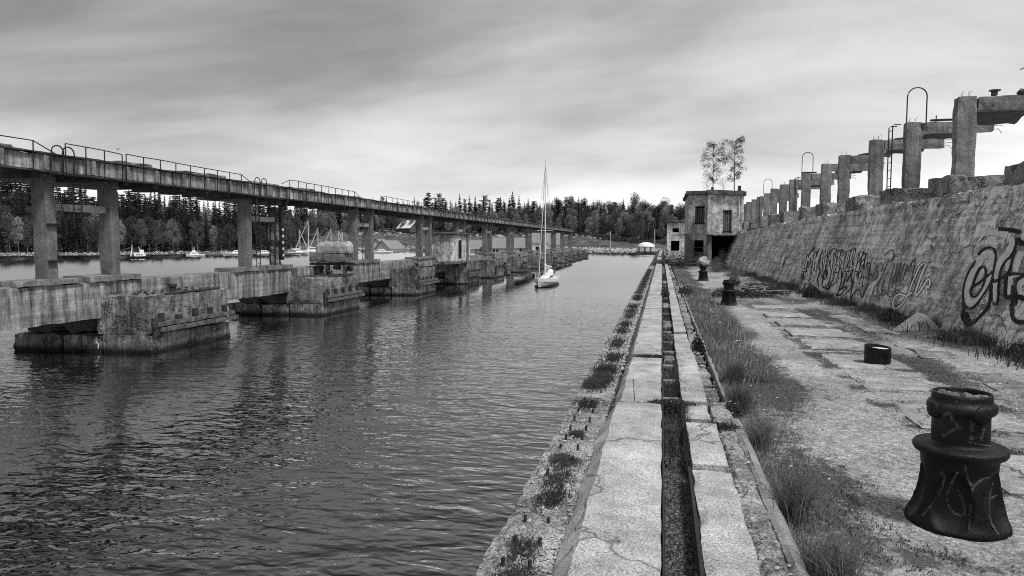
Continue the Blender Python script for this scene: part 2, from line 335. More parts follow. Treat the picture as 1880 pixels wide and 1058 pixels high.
def wall_holes(mb, org, ux, width, z0, z1, th, holes):
    """a wall along the unit vector ux from org; holes = (a0,a1,b0,b1) along / up"""
    ux = Vector(ux).normalized(); nrm = Vector((-ux.y, ux.x, 0))
    xs = sorted({0, width}|{h for q in holes for h in q[:2]}); zs = sorted({z0, z1}|{h for q in holes for h in q[2:]})
    solid = lambda i, j: 0 <= i < len(xs)-1 and 0 <= j < len(zs)-1 and not any(q[0] <= (xs[i]+xs[i+1])/2 <= q[1] and q[2] <= (zs[j]+zs[j+1])/2 <= q[3] for q in holes)
    P = lambda a, z, d: Vector(org)+ux*a+nrm*d+Vector((0, 0, z))
    for i in range(len(xs)-1):
        for j in range(len(zs)-1):
            if not solid(i, j): continue
            a0, a1, b0, b1 = xs[i], xs[i+1], zs[j], zs[j+1]
            for d, rev in ((0, 0), (th, 1)):
                q = [P(a0, b0, d), P(a1, b0, d), P(a1, b1, d), P(a0, b1, d)]; mb.add(q[::-1] if rev else q, [(0, 1, 2, 3)])
            if not solid(i-1, j): mb.add([P(a0, b0, 0), P(a0, b1, 0), P(a0, b1, th), P(a0, b0, th)], [(0, 1, 2, 3)])
            if not solid(i+1, j): mb.add([P(a1, b0, 0), P(a1, b0, th), P(a1, b1, th), P(a1, b1, 0)], [(0, 1, 2, 3)])
            if not solid(i, j-1): mb.add([P(a0, b0, 0), P(a0, b0, th), P(a1, b0, th), P(a1, b0, 0)], [(0, 1, 2, 3)])
            if not solid(i, j+1): mb.add([P(a0, b1, 0), P(a1, b1, 0), P(a1, b1, th), P(a0, b1, th)], [(0, 1, 2, 3)])
ordn = ['first', 'second', 'third', 'fourth', 'fifth', 'sixth', 'seventh', 'eighth', 'ninth', 'tenth', 'eleventh', 'twelfth', 'thirteenth', 'fourteenth', 'fifteenth', 'sixteenth']
#==SETTING==
# ---------------------------------------------------------------- water
mb = MB(); NA, NR = 420, 330; vs = []; fs = []
for j in range(NR+1):
    r = 3.0*(700/3.0)**(j/NR)
    for i in range(NA+1):
        a = R(-84)+R(112)*i/NA; x, y = r*math.sin(a), r*math.cos(a)
        k = max(0.0, 1-r/160); z = 0.0
        if k > 0: z = k*0.012*nn(x*0.5, y*0.8)
        vs.append((x, y, z))
for j in range(NR):
    for i in range(NA):
        a = j*(NA+1)+i; fs.append((a, a+1, a+NA+2, a+NA+1))
mb.add(vs, fs)
mb.box(-4000, 4000, -4000, 6000, -6.0, -4.0)
o = mb.build('water', M['water'], smooth=True); tag(o, kind='structure')
# ---------------------------------------------------------------- far shore
SH = [(-500, 272), (0, 268), (230, 268), (440, 288), (540, 272), (640, 330), (700, 362), (860, 345), (960, 318), (1090, 287), (1190, 262), (1260, 255), (1500, 250)]
ZT = [(-500, 2.6), (300, 2.6), (480, 4.0), (560, 9.5), (700, 11.5), (860, 9.5), (1000, 9.5), (1080, 8.5), (1160, 5.6), (1260, 5.0), (1500, 5)]
def pxaz(px): r = ray(px, 445); return math.atan2(r.x, r.y)
AZ = [(pxaz(p), p) for p in range(-900, 2301, 20)]
def azpx(a): return interp(AZ, a)
def shore_h(px, r):
    rs = interp(SH, px); zt = interp(ZT, px); t = (r-rs)
    if t < 0: return -0.6+0.12*t
    zc = 0.9*min(1, t/3)+(zt-0.9)*min(1, max(0, (t-3)/72))**1.2
    return zc+max(0, t-75)*0.045
vs = []; fs = []; NA, NR = 150, 60
for j in range(NR+1):
    for i in range(NA+1):
        a = R(-80)+R(110)*i/NA; px = azpx(a); rs = interp(SH, px)
        t = -6+2.0*j if j < 12 else 18+(j-12)**1.55*2.2
        r = rs+t+2.2*nn(a*60, 0); z = shore_h(px, rs+t)+0.5*fbm(a*40, t*0.08)*min(1, max(0, t/6))
        vs.append((r*math.sin(a), r*math.cos(a), z))
for j in range(NR):
    for i in range(NA): a = j*(NA+1)+i; fs.append((a, a+1, a+NA+2, a+NA+1))
o = MB().add(vs, fs).build('hillside', M['slope'], smooth=True); tag(o, kind='structure')
# ---------------------------------------------------------------- quay ground
def wall_front(y):
    return 7.86-0.035*y
def wall_top(y): return 9.30-0.035*y
def wall_tz(y): return interp([(5, 5.78), (25, 5.72), (35, 5.66), (47, 5.52), (69, 5.12)], y)
PAV = []
def moss(x, y):
    w1 = 0.5+0.5*fbm(x*0.55+3, y*0.28+7, 0, 4)
    m1 = w1*0.62
    e = interp([(4, 1.25), (5.1, 1.45), (7.8, 1.75), (10, 2.05), (13.5, 2.2), (20.3, 2.4), (33, 2.2), (56, 1.95)], y)
    if x < e+.2: m1 += min(.42, 0.12+(e+.2-x)*.55)
    d = wall_front(y)-x
    if d < 1.6: m1 += 0.30*(1.6-d)/1.6
    if 4.7 < x < 5.6: m1 += 0.12
    m1 += 0.45*math.exp(-((x-3.7)/1.2)**2-((y-32.5)/4.5)**2)+0.30*math.exp(-((x-5.2)/0.8)**2-((y-24)/4)**2)
    m1 += 0.28*math.exp(-((x-1.9)/0.4)**2-((y-7.4)/0.5)**2)+0.3*math.exp(-((x-2.1)/0.5)**2-((y-5.6)/0.25)**2)
    m1 += 0.25*math.exp(-((x-4.9)/0.5)**2-((y-13.5)/3)**2)
    for a_, b2_ in ((22.9, 23.9), (20.5, 21.6), (18.3, 19.8), (16.3, 17.9), (14.0, 15.7), (12.0, 13.2), (9.6, 11.0), (7.2, 8.6)):
        if 3.0 < x < 4.95 and min(abs(y-a_), abs(y-b2_)) < .22: m1 += .16
        if a_ < y < b2_ and abs(x-3.25) < .14: m1 += .2
    m1 += 0.45*max(0, min(1, (y-50)/12))*(0.4+nn(x, y*0.3))
    return max(0, min(1, m1))
def gz(x, y):
    z = 1.9+0.025*fbm(x*0.7, y*0.5)+0.008*nn(x*5, y*5)
    z += 0.16*math.exp(-((x-3.7)/1.3)**2-((y-33)/4.0)**2)
    d = wall_front(y)-x
    if d < 1.0: z += 0.16*(1-d)*(0.5+0.5*nn(x*2, y*1.2))
    z += max(0, y-45)*0.004
    return z
ys = []; y = 2.0
while y < 75: ys.append(y); y += max(0.06, y*0.011)
nx = 105; vs = []; fs = []; ms = []
for y in ys:
    for i in range(nx+1):
        x = 0.95+7.4*i/nx; vs.append((x, y, gz(x, y))); ms.append(moss(x, y))
for j in range(len(ys)-1):
    for i in range(nx): a = j*(nx+1)+i; fs.append((a, a+1, a+nx+2, a+nx+1))
# the sheet runs on behind the camera, past the house and inland, 1 cm lower
def skirt(x0, x1, y0, y1, z, n=1):
    o = len(vs)
    for yy in (y0, y1):
        for xx in (x0, x1): vs.append((xx, yy, z)); ms.append(0.6)
    fs.append((o, o+1, o+3, o+2))
skirt(-1.2, 60, -60, 2.0, 1.88); skirt(0.5, 60, 2.0, 75.2, 1.55); skirt(-0.2, 90, 75.2, 262, 2.0); skirt(90, 1500, -500, 1500, 1.5)
o = MB().add(vs, fs).build('ground', M['gravel'], smooth=True); tag(o, kind='structure')
at = o.data.attributes.new('moss', 'FLOAT', 'POINT'); at.data.foreach_set('value', ms)
# ---------------------------------------------------------------- quay edge body (structure) : ledge + core
mb = MB()
mb.box(-1.24, 1.0, -60, 262, -3.5, 1.86)
o = mb.build('quay', M['dark_conc']); tag(o, kind='structure')
# raised curb with the cable slot
curb = thing('concrete_curb', (0, 4, 1.9), 'long raised pale concrete curb with a dark rail slot running down the quay edge', 'curb')
YEND = 74
mb = MB(); yy = 2.5
ly = [2.4+0.0]
# rough ledge on the water side
ys2 = []; y = 2.3
while y < YEND: ys2.append(y); y += max(0.035, y*0.012)
vs = []; fs = []; nx = 14
for y in ys2:
    for i in range(nx+1):
        x = -1.27+0.56*i/nx; z = 1.925+0.014*fbm(x*5, y*4)+0.010*nn(x*16, y*16)-0.03*max(0, nn(x*2.3+4, y*1.7))
        if i <= 1: x += 0.05*nn(0, y*1.3)+0.03*nn(3, y*7); z -= 0.02*max(0, nn(2, y*2.1))+0.01
        vs.append((x, y, z))
for j in range(len(ys2)-1):
    for i in range(nx): a = j*(nx+1)+i; fs.append((a, a+1, a+nx+2, a+nx+1))
o_ = len(vs)
for y, k in [(y, i) for i, y in enumerate(ys2)]: vs.append((-1.30+0.02*nn(1, y*2), y, 1.62))
for j in range(len(ys2)-1): fs.append((o_+j, j*(nx+1), (j+1)*(nx+1), o_+j+1)[::-1])
MB().add(vs, fs).build('ledge', M['ledge'], curb)
g = MB(); rnd = random.Random(4)
for _ in range(2600):
    y = 3.4*(40/3.4)**rnd.random(); x = rnd.choice((rnd.uniform(-1.24, -.72), rnd.uniform(-1.24, -.72), rnd.gauss(-.74, .03), rnd.uniform(.66, .95)))
    z = 1.925 if x < 0 else (2.062 if y < 9.9 else 1.99); r_ = rnd.choice((.006, .008, .011, .016, .026))*(1 if y < 12 else 1.8); q = rnd.random()*6.28
    vs = [(x+r_*math.cos(q+a_)*rnd.uniform(.7, 1.2), y+r_*math.sin(q+a_)*rnd.uniform(.7, 1.2), z+rnd.uniform(0, .2)*r_) for a_ in (0, 1.3, 2.7, 3.9, 5.1)]+[(x+r_*.2, y, z+r_*rnd.uniform(.6, 1.1))]
    g.add(vs, [(0, 1, 5), (1, 2, 5), (2, 3, 5), (3, 4, 5), (4, 0, 5)])
g.build('loose_rubble', M['granite'], curb)['kind'] = 'stuff'
MB().box(-1.275, -1.245, 2.3, YEND, 1.2, 1.84).build('edge_plate', M['rust'], curb)
# left slabs
LJ = [(2.3, 9.27), (9.36, 13.05), (13.42, 22.8), (22.95, 30.5), (30.6, 41.0), (41.2, 52), (52.2, 64), (64.3, YEND)]
for k, (a, b_) in enumerate(LJ):
    z1 = 2.15 if k == 0 else 2.13+0.012*nn(k*3.1, 0)
    xl = -0.57 if k == 0 else -0.52
    def fn(p, a=a, b_=b_, k=k, xl=xl):
        x, y, z = p
        # bevelled water side: the lower edge runs out to the ledge
        if x < xl+0.06:
            t = max(0, min(1, (2.15-z)/0.25)); off = 0.20 if (k == 0 and y < 8.6) else 0.15
            x -= off*t; x += 0.022*nn(y*1.7, z*3+k)+0.014*nn(y*6, z*8)
        return (x, y, z)
    m2 = MB(); m2.rbox(xl, 0.03, a, b_, 1.86, z1, 0.09 if k < 2 else 0.3, 0.004, 0.011, fn, 5.0, 90)
    m2.build('slab', M['slab'], curb)
# right slabs
RJ = [(2.3, 6.66, .305, .68, 2.125), (6.68, 8.26, .305, .66, 2.175), (8.60, 9.40, .305, .62, 2.13), (9.48, 13.75, .29, .64, 2.15), (13.82, 16.7, .29, .62, 2.13),
      (16.78, 24.2, .30, .60, 2.15), (24.3, 33, .30, .60, 2.13), (33.1, 44, .3, .6, 2.14), (44.2, 56, .3, .6, 2.13), (56.2, YEND, .3, .6, 2.14)]
for k, (a, b_, x0, x1, z1) in enumerate(RJ):
    jx, jz, jr = 0.018*nn(k*2.7, 1), 0.022*nn(k*1.9, 5), 0.010*nn(k*3.3, 8)
    if k == 0: jx = jz = jr = 0
    MB().rbox(x0, x1, a, b_, 1.9, z1, 0.08 if k < 4 else 0.3, 0.005, 0.014, lambda p, jx=jx, jz=jz, jr=jr, a=a: (p[0]+jx+jr*(p[1]-a)*(1 if a < 20 else .2), p[1], p[2]+jz), 5.0, 80).build('slab', M['slab'], curb)
# broken outer strip and its sloping outer edge
MB().rbox(0.66, 0.93, 2.3, 9.9, 1.85, 2.07, 0.07, 0.022, 0.03, None, 4.0, 110).build('broken_strip', M['ledge'], curb)
def fs_(p):
    x, y, z = p; t = max(0, min(1, (2.09-z)/0.22)); return (x+(0.10*t if x > 0.95 else 0), y, z)
MB().rbox(0.87, 0.985, 2.3, 8.9, 1.82, 2.09, 0.07, 0.010, 0.02, fs_, 3.0, 90).build('outer_kerb', M['bevel'], curb)
mb = MB(); y = 9.95
while y < YEND-1:
    ln = random.uniform(0.9, 1.6)*(1 if y < 25 else 2)
    if random.random() < 0.88: mb.rbox(0.64, 0.86+random.uniform(-.03, .05), y, y+ln-0.07, 1.86, 2.04+random.uniform(-.04, .05), 0.14, 0.02, 0.03, None, 3.0, 20)
    y += ln
mb.build('broken_strip', M['ledge'], curb)
mb = MB(); mb.rbox(0.88, 0.96, 9.9, 40, 1.8, 2.08, 0.16, 0.02, 0.03, None, 2.2, 150); mb.build('outer_kerb', M['bevel'], curb)
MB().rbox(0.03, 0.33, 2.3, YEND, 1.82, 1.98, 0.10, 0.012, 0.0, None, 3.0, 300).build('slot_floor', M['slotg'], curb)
for xr, y1 in ((0.034, YEND), (0.272, 6.62)):
    mb = MB(); mb.box(xr, xr+0.011, 2.3, y1, 1.97, 2.158); mb.box(xr-0.006, xr+0.020, 2.3, y1, 2.03, 2.045); mb.box(xr, xr+0.028, 2.3, y1, 2.146, 2.157) if xr > .1 else None
    mb.build('rail', M['steel'], curb)
mb = MB()
for y in [9.9, 11.2, 12.6, 14.2, 15.6, 17.4, 19.5, 22, 25, 28, 32, 36]: mb.rbox(0.04, 0.30, y, y+0.12, 1.95, 2.07, 0.06, 0.01, 0.01)
mb.build('slot_spacer', M['bevel'], curb)
for a_, b2_ in ((13.0, 13.5), (18.2, 19.7), (24.0, 25.2), (30.5, 32), (38, 40)): MB().rbox(0.045, 0.275, a_, b2_, 1.95, 2.10, 0.06, 0.03, 0.03, None, 4.0).build('slot_fill', M['ledge'], curb)
# anchor bolts in pairs on the ledge
bl = [4.35, 4.75, 5.15, 5.56, 6.0, 6.38, 6.75, 7.22, 7.67, 8.10, 8.49, 8.94, 9.39, 9.75]+[10.2+0.48*i for i in range(26)]
cnt = 0
for i, y in enumerate(bl):
    for x in (-1.11, -0.91):
        if i in (0, 4, 5, 7) and x < -1: continue
        if cnt >= 60: break
        h_ = (0.062 if y < 9.9 else 0.03)+0.015*nn(x*3, y); x_ = x+0.008*nn(y, x)
        m2 = MB(); m2.tube([(x_, y, 1.90), (x_+0.004, y+0.003, 1.925+h_)], 0.015, 8)
        m2.build('bolt', M['rust'], curb); cnt += 1
# far continuation of the quay beyond the house
mb = MB(); mb.rbox(-0.6, 0.0, 76, 190, 1.9, 2.3, 2.0, 0.04, 0.05); mb.rbox(0.35, 0.8, 76, 190, 1.9, 2.3, 2.0, 0.04, 0.05)
o = mb.build('far_curb', M['slab']); tag(o, 'far pale twin concrete curb beyond the step in the quay', 'curb')
# ---------------------------------------------------------------- retaining wall
def wdisp(y, z): return 0.05*fbm(y*0.35, z*0.5, 0, 3)+0.02*nn(y*1.6, z*1.6, 3)
def wallx(y, z):
    zt = wall_tz(y); t = (z-1.9)/(zt-1.9); return lerp(wall_front(y), wall_top(y), t)+wdisp(y, z)
WN = Vector((-0.93, -0.03, 0.36))
Y0, Y1 = 4.0, 68.6; vs = []; fs = []; ny, nk = 260, 26
for i in range(ny+1):
    y = lerp(Y0, Y1, (i/ny)**1.3); zt = wall_tz(y)+0.13*fbm(y*0.6, 3)+0.09*nn(y*2.3, 0)
    for k in range(nk+1):
        z = lerp(1.6, zt, k/nk); x = wallx(y, z)
        if k >= nk-1: x -= 0.07+0.12*nn(y*1.1, 9)
        vs.append((x, y, z))
    for k in range(3): vs.append((lerp(wall_top(y), 9.6, (k+1)/3), y, zt+0.12*nn(y*1.3, k*5)+0.05*k))
    vs.append((12.6, y, 5.9))
st = nk+5
for i in range(ny):
    for k in range(st-1): a = i*st+k; fs.append((a, a+1, a+st+1, a+st)[::-1])
fs.append(tuple(ny*st+k for k in range(st))+tuple())
mb = MB().add(vs, fs)
# terrace mass behind
mb.box(12.55, 60, Y0, 130, 1.0, 5.9); mb.box(7.3, 12.57, 68.62, 130, 1.0, 5.45); mb.box(9.0, 60, -40, Y0, 1.0, 5.75)
wall = mb.build('retaining_wall', M['wall']); tag(wall, 'long sloping graffitied concrete retaining wall along the right of the quay', 'wall')
# ---- graffiti strokes laid on the wall face
def on_wall(px, py, off=0.012):
    r = ray(px, py); lo, hi = 5.0, 120.0
    g = lambda t: (r*t).x-(wallx((r*t).y, H+(r*t).z) if (r*t).y < 90 else -9)
    a = lo
    for _ in range(50):
        mid_ = (a+hi)/2
        if g(mid_) < 0: a = mid_
        else: hi = mid_
    p = r*hi+Vector((0, 0, H)); return p+WN*off
def smooth_pts(pts, n=4):
    out = []; P = [Vector(p) for p in pts]
    for i in range(len(P)-1):
        p0, p1, p2, p3 = P[max(i-1, 0)], P[i], P[i+1], P[min(i+2, len(P)-1)]
        for k in range(n):
            t = k/n; out.append(0.5*((2*p1)+(p2-p0)*t+(2*p0-5*p1+4*p2-p3)*t*t+(3*p1-p0-3*p2+p3)*t**3))
    out.append(P[-1]); return out
def ribbon(mb, pts, wpx, proj, off, n=4, across=2):
    P = smooth_pts(pts, n); rows = []
    for i, p in enumerate(P):
        t = (P[min(i+1, len(P)-1)]-P[max(i-1, 0)]); t = t.normalized() if t.length > 0 else Vector((1, 0))
        nn_ = Vector((-t.y, t.x)); e = math.sin(math.pi*min(1, max(0.12, i/(len(P)-1)))) if False else 1
        wj = wpx*(0.8+0.25*nn(p.x*0.7, p.y*0.7))
        rows.append([proj((p+nn_*wj*(k/across-0.5)).x, (p+nn_*wj*(k/across-0.5)).y, off) for k in range(across+1)])
    vs = [q for r_ in rows for q in r_]; c = across+1; fs = []
    for i in range(len(rows)-1):
        for k in range(across): a = i*c+k; fs.append((a, a+1, a+c+1, a+c))
    mb.add(vs, fs)
def G(pts, ox, oy, s): return [(ox+a/s, oy+b_/s) for a, b_ in pts]
A = (1740, 400, 4.807)
fill = MB(); out = MB(); wht = MB(); gry = MB(); shd = MB()
for pts, wd in (([(400, 470), (405, 380), (375, 315), (320, 340), (265, 430), (210, 520), (178, 640), (185, 740), (225, 755), (290, 690), (345, 600), (385, 500)], 15),
                ([(235, 600), (300, 555), (380, 500)], 5),
                ([(560, 180), (570, 240), (520, 330), (460, 400), (425, 540)], 14), ([(430, 570), (420, 740)], 11), ([(550, 380), (520, 470)], 9),
                ([(560, 520), (550, 680)], 10), ([(640, 500), (570, 520)], 8), ([(700, 560), (640, 590), (650, 660), (700, 680)], 13),
                ([(660, 300), (620, 400), (600, 480)], 14), ([(280, 150), (420, 130), (560, 170)], 14)):
    ribbon(fill, G(pts, *A), wd, on_wall, 0.014)
for pts, wd in (([(270, 330), (330, 275), (400, 270), (430, 340), (415, 450), (380, 580), (300, 710), (220, 800), (165, 790), (140, 690), (150, 590), (185, 490), (250, 380)], 3.2),
                ([(220, 610), (245, 530), (285, 450), (325, 435), (340, 480), (330, 560), (290, 650), (245, 700), (210, 680), (215, 620), (300, 560), (400, 480)], 3.6),
                ([(140, 700), (145, 850), (165, 950), (220, 930), (300, 860), (370, 760), (385, 580)], 4.5),
                ([(150, 840), (165, 900), (185, 930)], 14), ([(430, 340), (400, 560), (460, 540), (540, 480), (580, 350)], 3.4), ([(610, 180), (600, 260), (560, 340), (510, 390), (470, 470), (455, 560), (440, 760), (400, 755)], 3.4),
                ([(600, 280), (565, 400), (545, 490)], 3.6), ([(385, 590), (390, 740)], 5.5), ([(520, 500), (515, 700), (575, 690)], 5), ([(540, 500), (640, 500), (720, 510)], 4.5),
                ([(600, 620), (610, 560), (660, 520), (720, 500)], 4), ([(590, 600), (585, 760), (610, 700), (690, 720)], 9), ([(570, 760), (575, 870), (620, 920), (700, 920)], 7),
                ([(620, 180), (640, 220), (700, 230)], 9), ([(450, 100), (560, 110), (650, 130)], 7)):
    ribbon(out, G(pts, *A), wd*1.35, on_wall, 0.020)
for pts, wd in (([(540, 125), (505, 200), (485, 275)], 2.4), ([(345, 120), (315, 170), (280, 215)], 2.6), ([(430, 20), (420, 100)], 3)):
    ribbon(wht, G(pts, *A), wd, on_wall, 0.026)
B = (1460, 440, 6.714)
for pts in ([(165, 250), (170, 190), (205, 135), (245, 90)], [(165, 250), (150, 340), (140, 400)], [(190, 220), (190, 280), (165, 340), (205, 330)], [(240, 110), (230, 150), (260, 160)],
            [(85, 360), (140, 365), (145, 400), (95, 395), (85, 450), (85, 510)], [(110, 420), (105, 490)], [(140, 545), (180, 560), (235, 575)], [(185, 540), (195, 575)], [(130, 530), (95, 620)],
            [(300, 110), (265, 170), (250, 260), (235, 340), (250, 400)], [(340, 130), (300, 240), (285, 330), (300, 400), (280, 480), (290, 590)], [(375, 130), (400, 190), (350, 220), (330, 300), (345, 330)],
            [(430, 180), (400, 230), (380, 310), (385, 360), (405, 400), (385, 460), (350, 500), (330, 420)], [(430, 180), (460, 120), (510, 125), (490, 200), (520, 215)],
            [(415, 250), (430, 320), (445, 400), (430, 480), (400, 560), (370, 580)], [(530, 150), (580, 120), (560, 200), (520, 250)], [(520, 240), (505, 300), (540, 330), (575, 300), (560, 240)],
            [(480, 400), (530, 410), (560, 340), (575, 420), (570, 500)], [(600, 150), (640, 170), (610, 250), (600, 330), (590, 420)], [(650, 150), (720, 110), (745, 110), (740, 180), (710, 260)],
            [(640, 260), (650, 330), (700, 340), (715, 260)], [(620, 400), (680, 390), (720, 370), (690, 450), (700, 540), (690, 590)], [(750, 330), (800, 250), (830, 200), (880, 170)], [(820, 160), (850, 150), (845, 190)],
            [(880, 215), (820, 280), (800, 330), (850, 310)], [(850, 320), (800, 400), (770, 480)], [(730, 400), (780, 400), (750, 450)], [(910, 280), (930, 320), (910, 400), (905, 480)], [(870, 320), (910, 285)],
            [(780, 490), (850, 460), (905, 490)], [(905, 540), (860, 640), (825, 720), (800, 640), (770, 610), (720, 670), (680, 745)], [(400, 620), (460, 560), (525, 520)], [(510, 680), (560, 610), (640, 580)],
            [(540, 690), (600, 640), (640, 590)], [(620, 670), (690, 600)], [(590, 420), (560, 560), (530, 650)], [(640, 420), (600, 540), (580, 620)], [(690, 420), (640, 520)], [(720, 480), (700, 600), (680, 740)],
            [(470, 400), (480, 480), (430, 560), (400, 620)], [(360, 380), (350, 450), (330, 560)]):
    ribbon(out, G(pts, *B), 1.7+0.9*random.random(), on_wall, 0.016, 3, 1)
for pts in ([(380, 330), (385, 440)], [(330, 580), (400, 610)], [(500, 690), (560, 680)]):
    ribbon(out, G(pts, *B), 4, on_wall, 0.018, 3, 1)
random.seed(21)
for i in range(34):
    x = 110+i*23+random.uniform(-8, 8); t_ = 150+60*random.random()-.05*x; b0_ = t_+random.uniform(150, 330)+.12*x
    ribbon(out, G([(x+45, t_), (x+22+random.uniform(-12, 12), lerp(t_, b0_, .35)), (x+14+random.uniform(-14, 14), lerp(t_, b0_, .7)), (x-12, b0_)], *B), random.uniform(.8, 1.8), on_wall, 0.017, 3, 1)
    ribbon(fill, G([(x+50, t_+20), (x+15, (t_+b0_)/2), (x, b0_-20)], *B), 5.5, on_wall, 0.012, 3, 1)
for pts in ([(1100, 200), (1150, 150), (1200, 130), (1215, 200), (1180, 280)], [(1000, 300), (1020, 400), (1000, 480), (950, 500)], [(1060, 290), (1080, 330), (1060, 400)], [(1160, 240), (1100, 380), (1050, 490), (1000, 560), (960, 640), (970, 700), (1010, 680)],
            [(1230, 290), (1200, 400), (1170, 500)], [(1270, 290), (1240, 400), (1210, 500), (1190, 600)], [(1310, 280), (1280, 400), (1240, 520)], [(1350, 290), (1310, 420), (1290, 520)], [(1390, 310), (1350, 420), (1330, 500)],
            [(1480, 230), (1470, 330), (1450, 430), (1430, 540)], [(1480, 240), (1430, 300), (1380, 400)], [(1040, 500), (1010, 620), (1040, 690), (1090, 620)], [(1100, 500), (1070, 620), (1080, 700), (1140, 640)], [(1170, 520), (1140, 690), (1210, 690), (1240, 600)],
            [(1080, 620), (1200, 640), (1290, 620)]):
    ribbon(gry, G(pts, *B), 2.6, on_wall, 0.015, 3, 1)
tagp = [(1600, 290), (1540, 340), (1490, 450), (1440, 560), (1400, 680), (1330, 790), (1250, 855), (1215, 830), (1215, 760), (1260, 690), (1320, 675), (1380, 700), (1450, 650)]
for pts, wd in ((tagp, 3.2), ([(1625, 300), (1570, 420), (1520, 560), (1490, 650), (1500, 690), (1560, 620), (1610, 540), (1650, 490), (1670, 530), (1650, 600), (1625, 570), (1630, 690)], 4.2)):
    ribbon(wht, G(pts, *B), wd, on_wall, 0.024)
    ribbon(out, [(a-0.8, b_-1.2) for a, b_ in G(pts, *B)], wd+2.0, on_wall, 0.016)
ribbon(wht, G([(80, 260), (50, 380), (10, 480)], *B), 1.6, on_wall, 0.02)
ribbon(wht, [(1440, 470), (1437, 480), (1434, 490)], 2.6, on_wall, 0.02); ribbon(out, [(1443, 472), (1440, 482), (1436, 491)], 1.6, on_wall, 0.022)
ribbon(wht, G([(400, 110), (380, 180)], 1460, 440, 6.7), 2, on_wall, 0.02)
for mbx, mt_, nm, lb in ((fill, 'gpale', 'graffiti_fill', 'pale grey fill of the large spray-painted letters'), (out, 'gdark', 'graffiti_outline', 'black spray-painted outlines'),
                     (wht, 'gwhite', 'graffiti_tag', 'white looping spray tag'), (gry, 'ggrey', 'graffiti_scrawl', 'faded grey spray scrawl')):
    mbx.build(nm, M[mt_], wall, label=lb)
#==OBJECTS==
# ---------------------------------------------------------------- column frames on the wall
FY = [19.6, 24.4, 29.1, 33.6, 39.1, 43.2, 48.8, 53.3, 57.6, 62.2, 66.3, 71.0, 75.0, 79.6, 84.0, 88.5]
for k, y in enumerate(FY):
    zb = 6.35 if y < 60 else 6.15; zt = 8.86-0.10*(k > 9)
    lb = ('concrete post and crossbeam frame running out of the picture at the top right' if k == 1 else 'rubble-topped pedestal and frame cut off by the right edge' if k == 0 else
          '%s concrete post and crossbeam frame on the wall, counting from the right edge' % ordn[k-1])
    if k == 2: lb = 'concrete post with crossbeam, tall hoop rail and long ladder on top of the wall'
    if k == len(FY)-1: lb = 'farthest small concrete post and crossbeam frame, beside the ruined house'
    t = thing('concrete_portal', (9.3, y, zb), lb, 'concrete frame', 'concrete frames along the top of the wall')
    sg = 0.22 if k < 6 else 0.6
    ln = 0.02*nn(k*1.7, 3)
    MB().rbox(9.0, 9.56, y-0.2, y+0.2, zb-0.25, zt, sg, 0.012, 0.025, lambda p, ln=ln: (p[0]+ln*(p[2]-6), p[1], p[2])).build('column', M['frame'], t)
    if k not in (4, 9): MB().rbox(9.56, 12.0+0.15*nn(k, 8), y-0.18, y+0.18, zt-0.46, zt-0.012, sg, 0.015, 0.03).build('crossbeam', M['frame'], t)
    else: MB().rbox(9.56, 10.9, y-0.18, y+0.18, zt-0.46, zt-0.03, sg, 0.02, 0.05).build('crossbeam', M['frame'], t)
    def fp(p, y=y, k=k):
        x, yy, z = p
        if z > zb-0.3: z += 0.12*nn(x*1.3+k, yy*1.3)
        return (x, yy, z)
    x0 = 8.55-0.035*(y-24)*0.9
    MB().rbox(x0, 10.25, y-0.95+0.1*nn(k, 1), y+0.75, 5.45, zb-0.02, 0.16 if k < 6 else 0.5, 0.03, 0.035, fp, 2.0).build('pedestal', M['rubble'], t)
    if k in (1, 2, 3, 4, 5, 6, 8, 9):
        for q in range(3):
            xe = 10.85 if k in (4, 9) else 11.95; zz_ = zt-0.12-0.12*q; MB().tube([(xe, y-.1+.1*q, zz_), (xe+.28, y-.1+.1*q, zz_+.04), (xe+.42, y-.05+.1*q, zz_-.12*(q-1))], 0.011, 5).build('rebar', M['rust'], t)
        for q in range(2): MB().tube([(9.15+.2*q, y-.05, zt-.1), (9.15+.2*q, y-.02, zt+.10+.05*q), (9.2+.25*q, y, zt+.18)], 0.012, 5).build('rebar', M['rust'], t)
    if k in (1, 2, 3, 5, 7):
        MB().rbox(9.9, 11.4, y+0.181, y+(2.3 if k == 1 else 1.5+0.6*nn(k, 2)), zt-0.34, zt-0.16, 0.25, 0.02, 0.05, lambda p, y=y: (p[0]+0.12*(p[1]-y), p[1], p[2]-0.10*(p[1]-y))).build('slab_stub', M['dark_conc'], t)
    if k in (0, 3, 4): # broken rubble crest lying over the beam
        MB().rbox(10.0, 11.8, y-0.1, y+1.2, zt-0.02, zt+0.25, 0.15, 0.09, 0.1, lambda p: (p[0], p[1], p[2] if p[2] < 8.9 else 8.88+(p[2]-8.88)*max(0.1, (p[0]-9.9)/1.6)), 2.2).build('rubble', M['rubble'], t)
def hoop(x, y, z0, z1, hw, label, foot=0.5, rr=0.024):
    pts = [(x-hw, y, z0)]; zc = z1-hw
    for i in range(13):
        a = math.pi*i/12; pts.append((x-hw*math.cos(a), y, zc+hw*math.sin(a)))
    pts.append((x+hw, y, z0)); o = MB().tube(pts, rr, 7).build('hoop_rail', M['steel']); tag(o, label, 'railing')
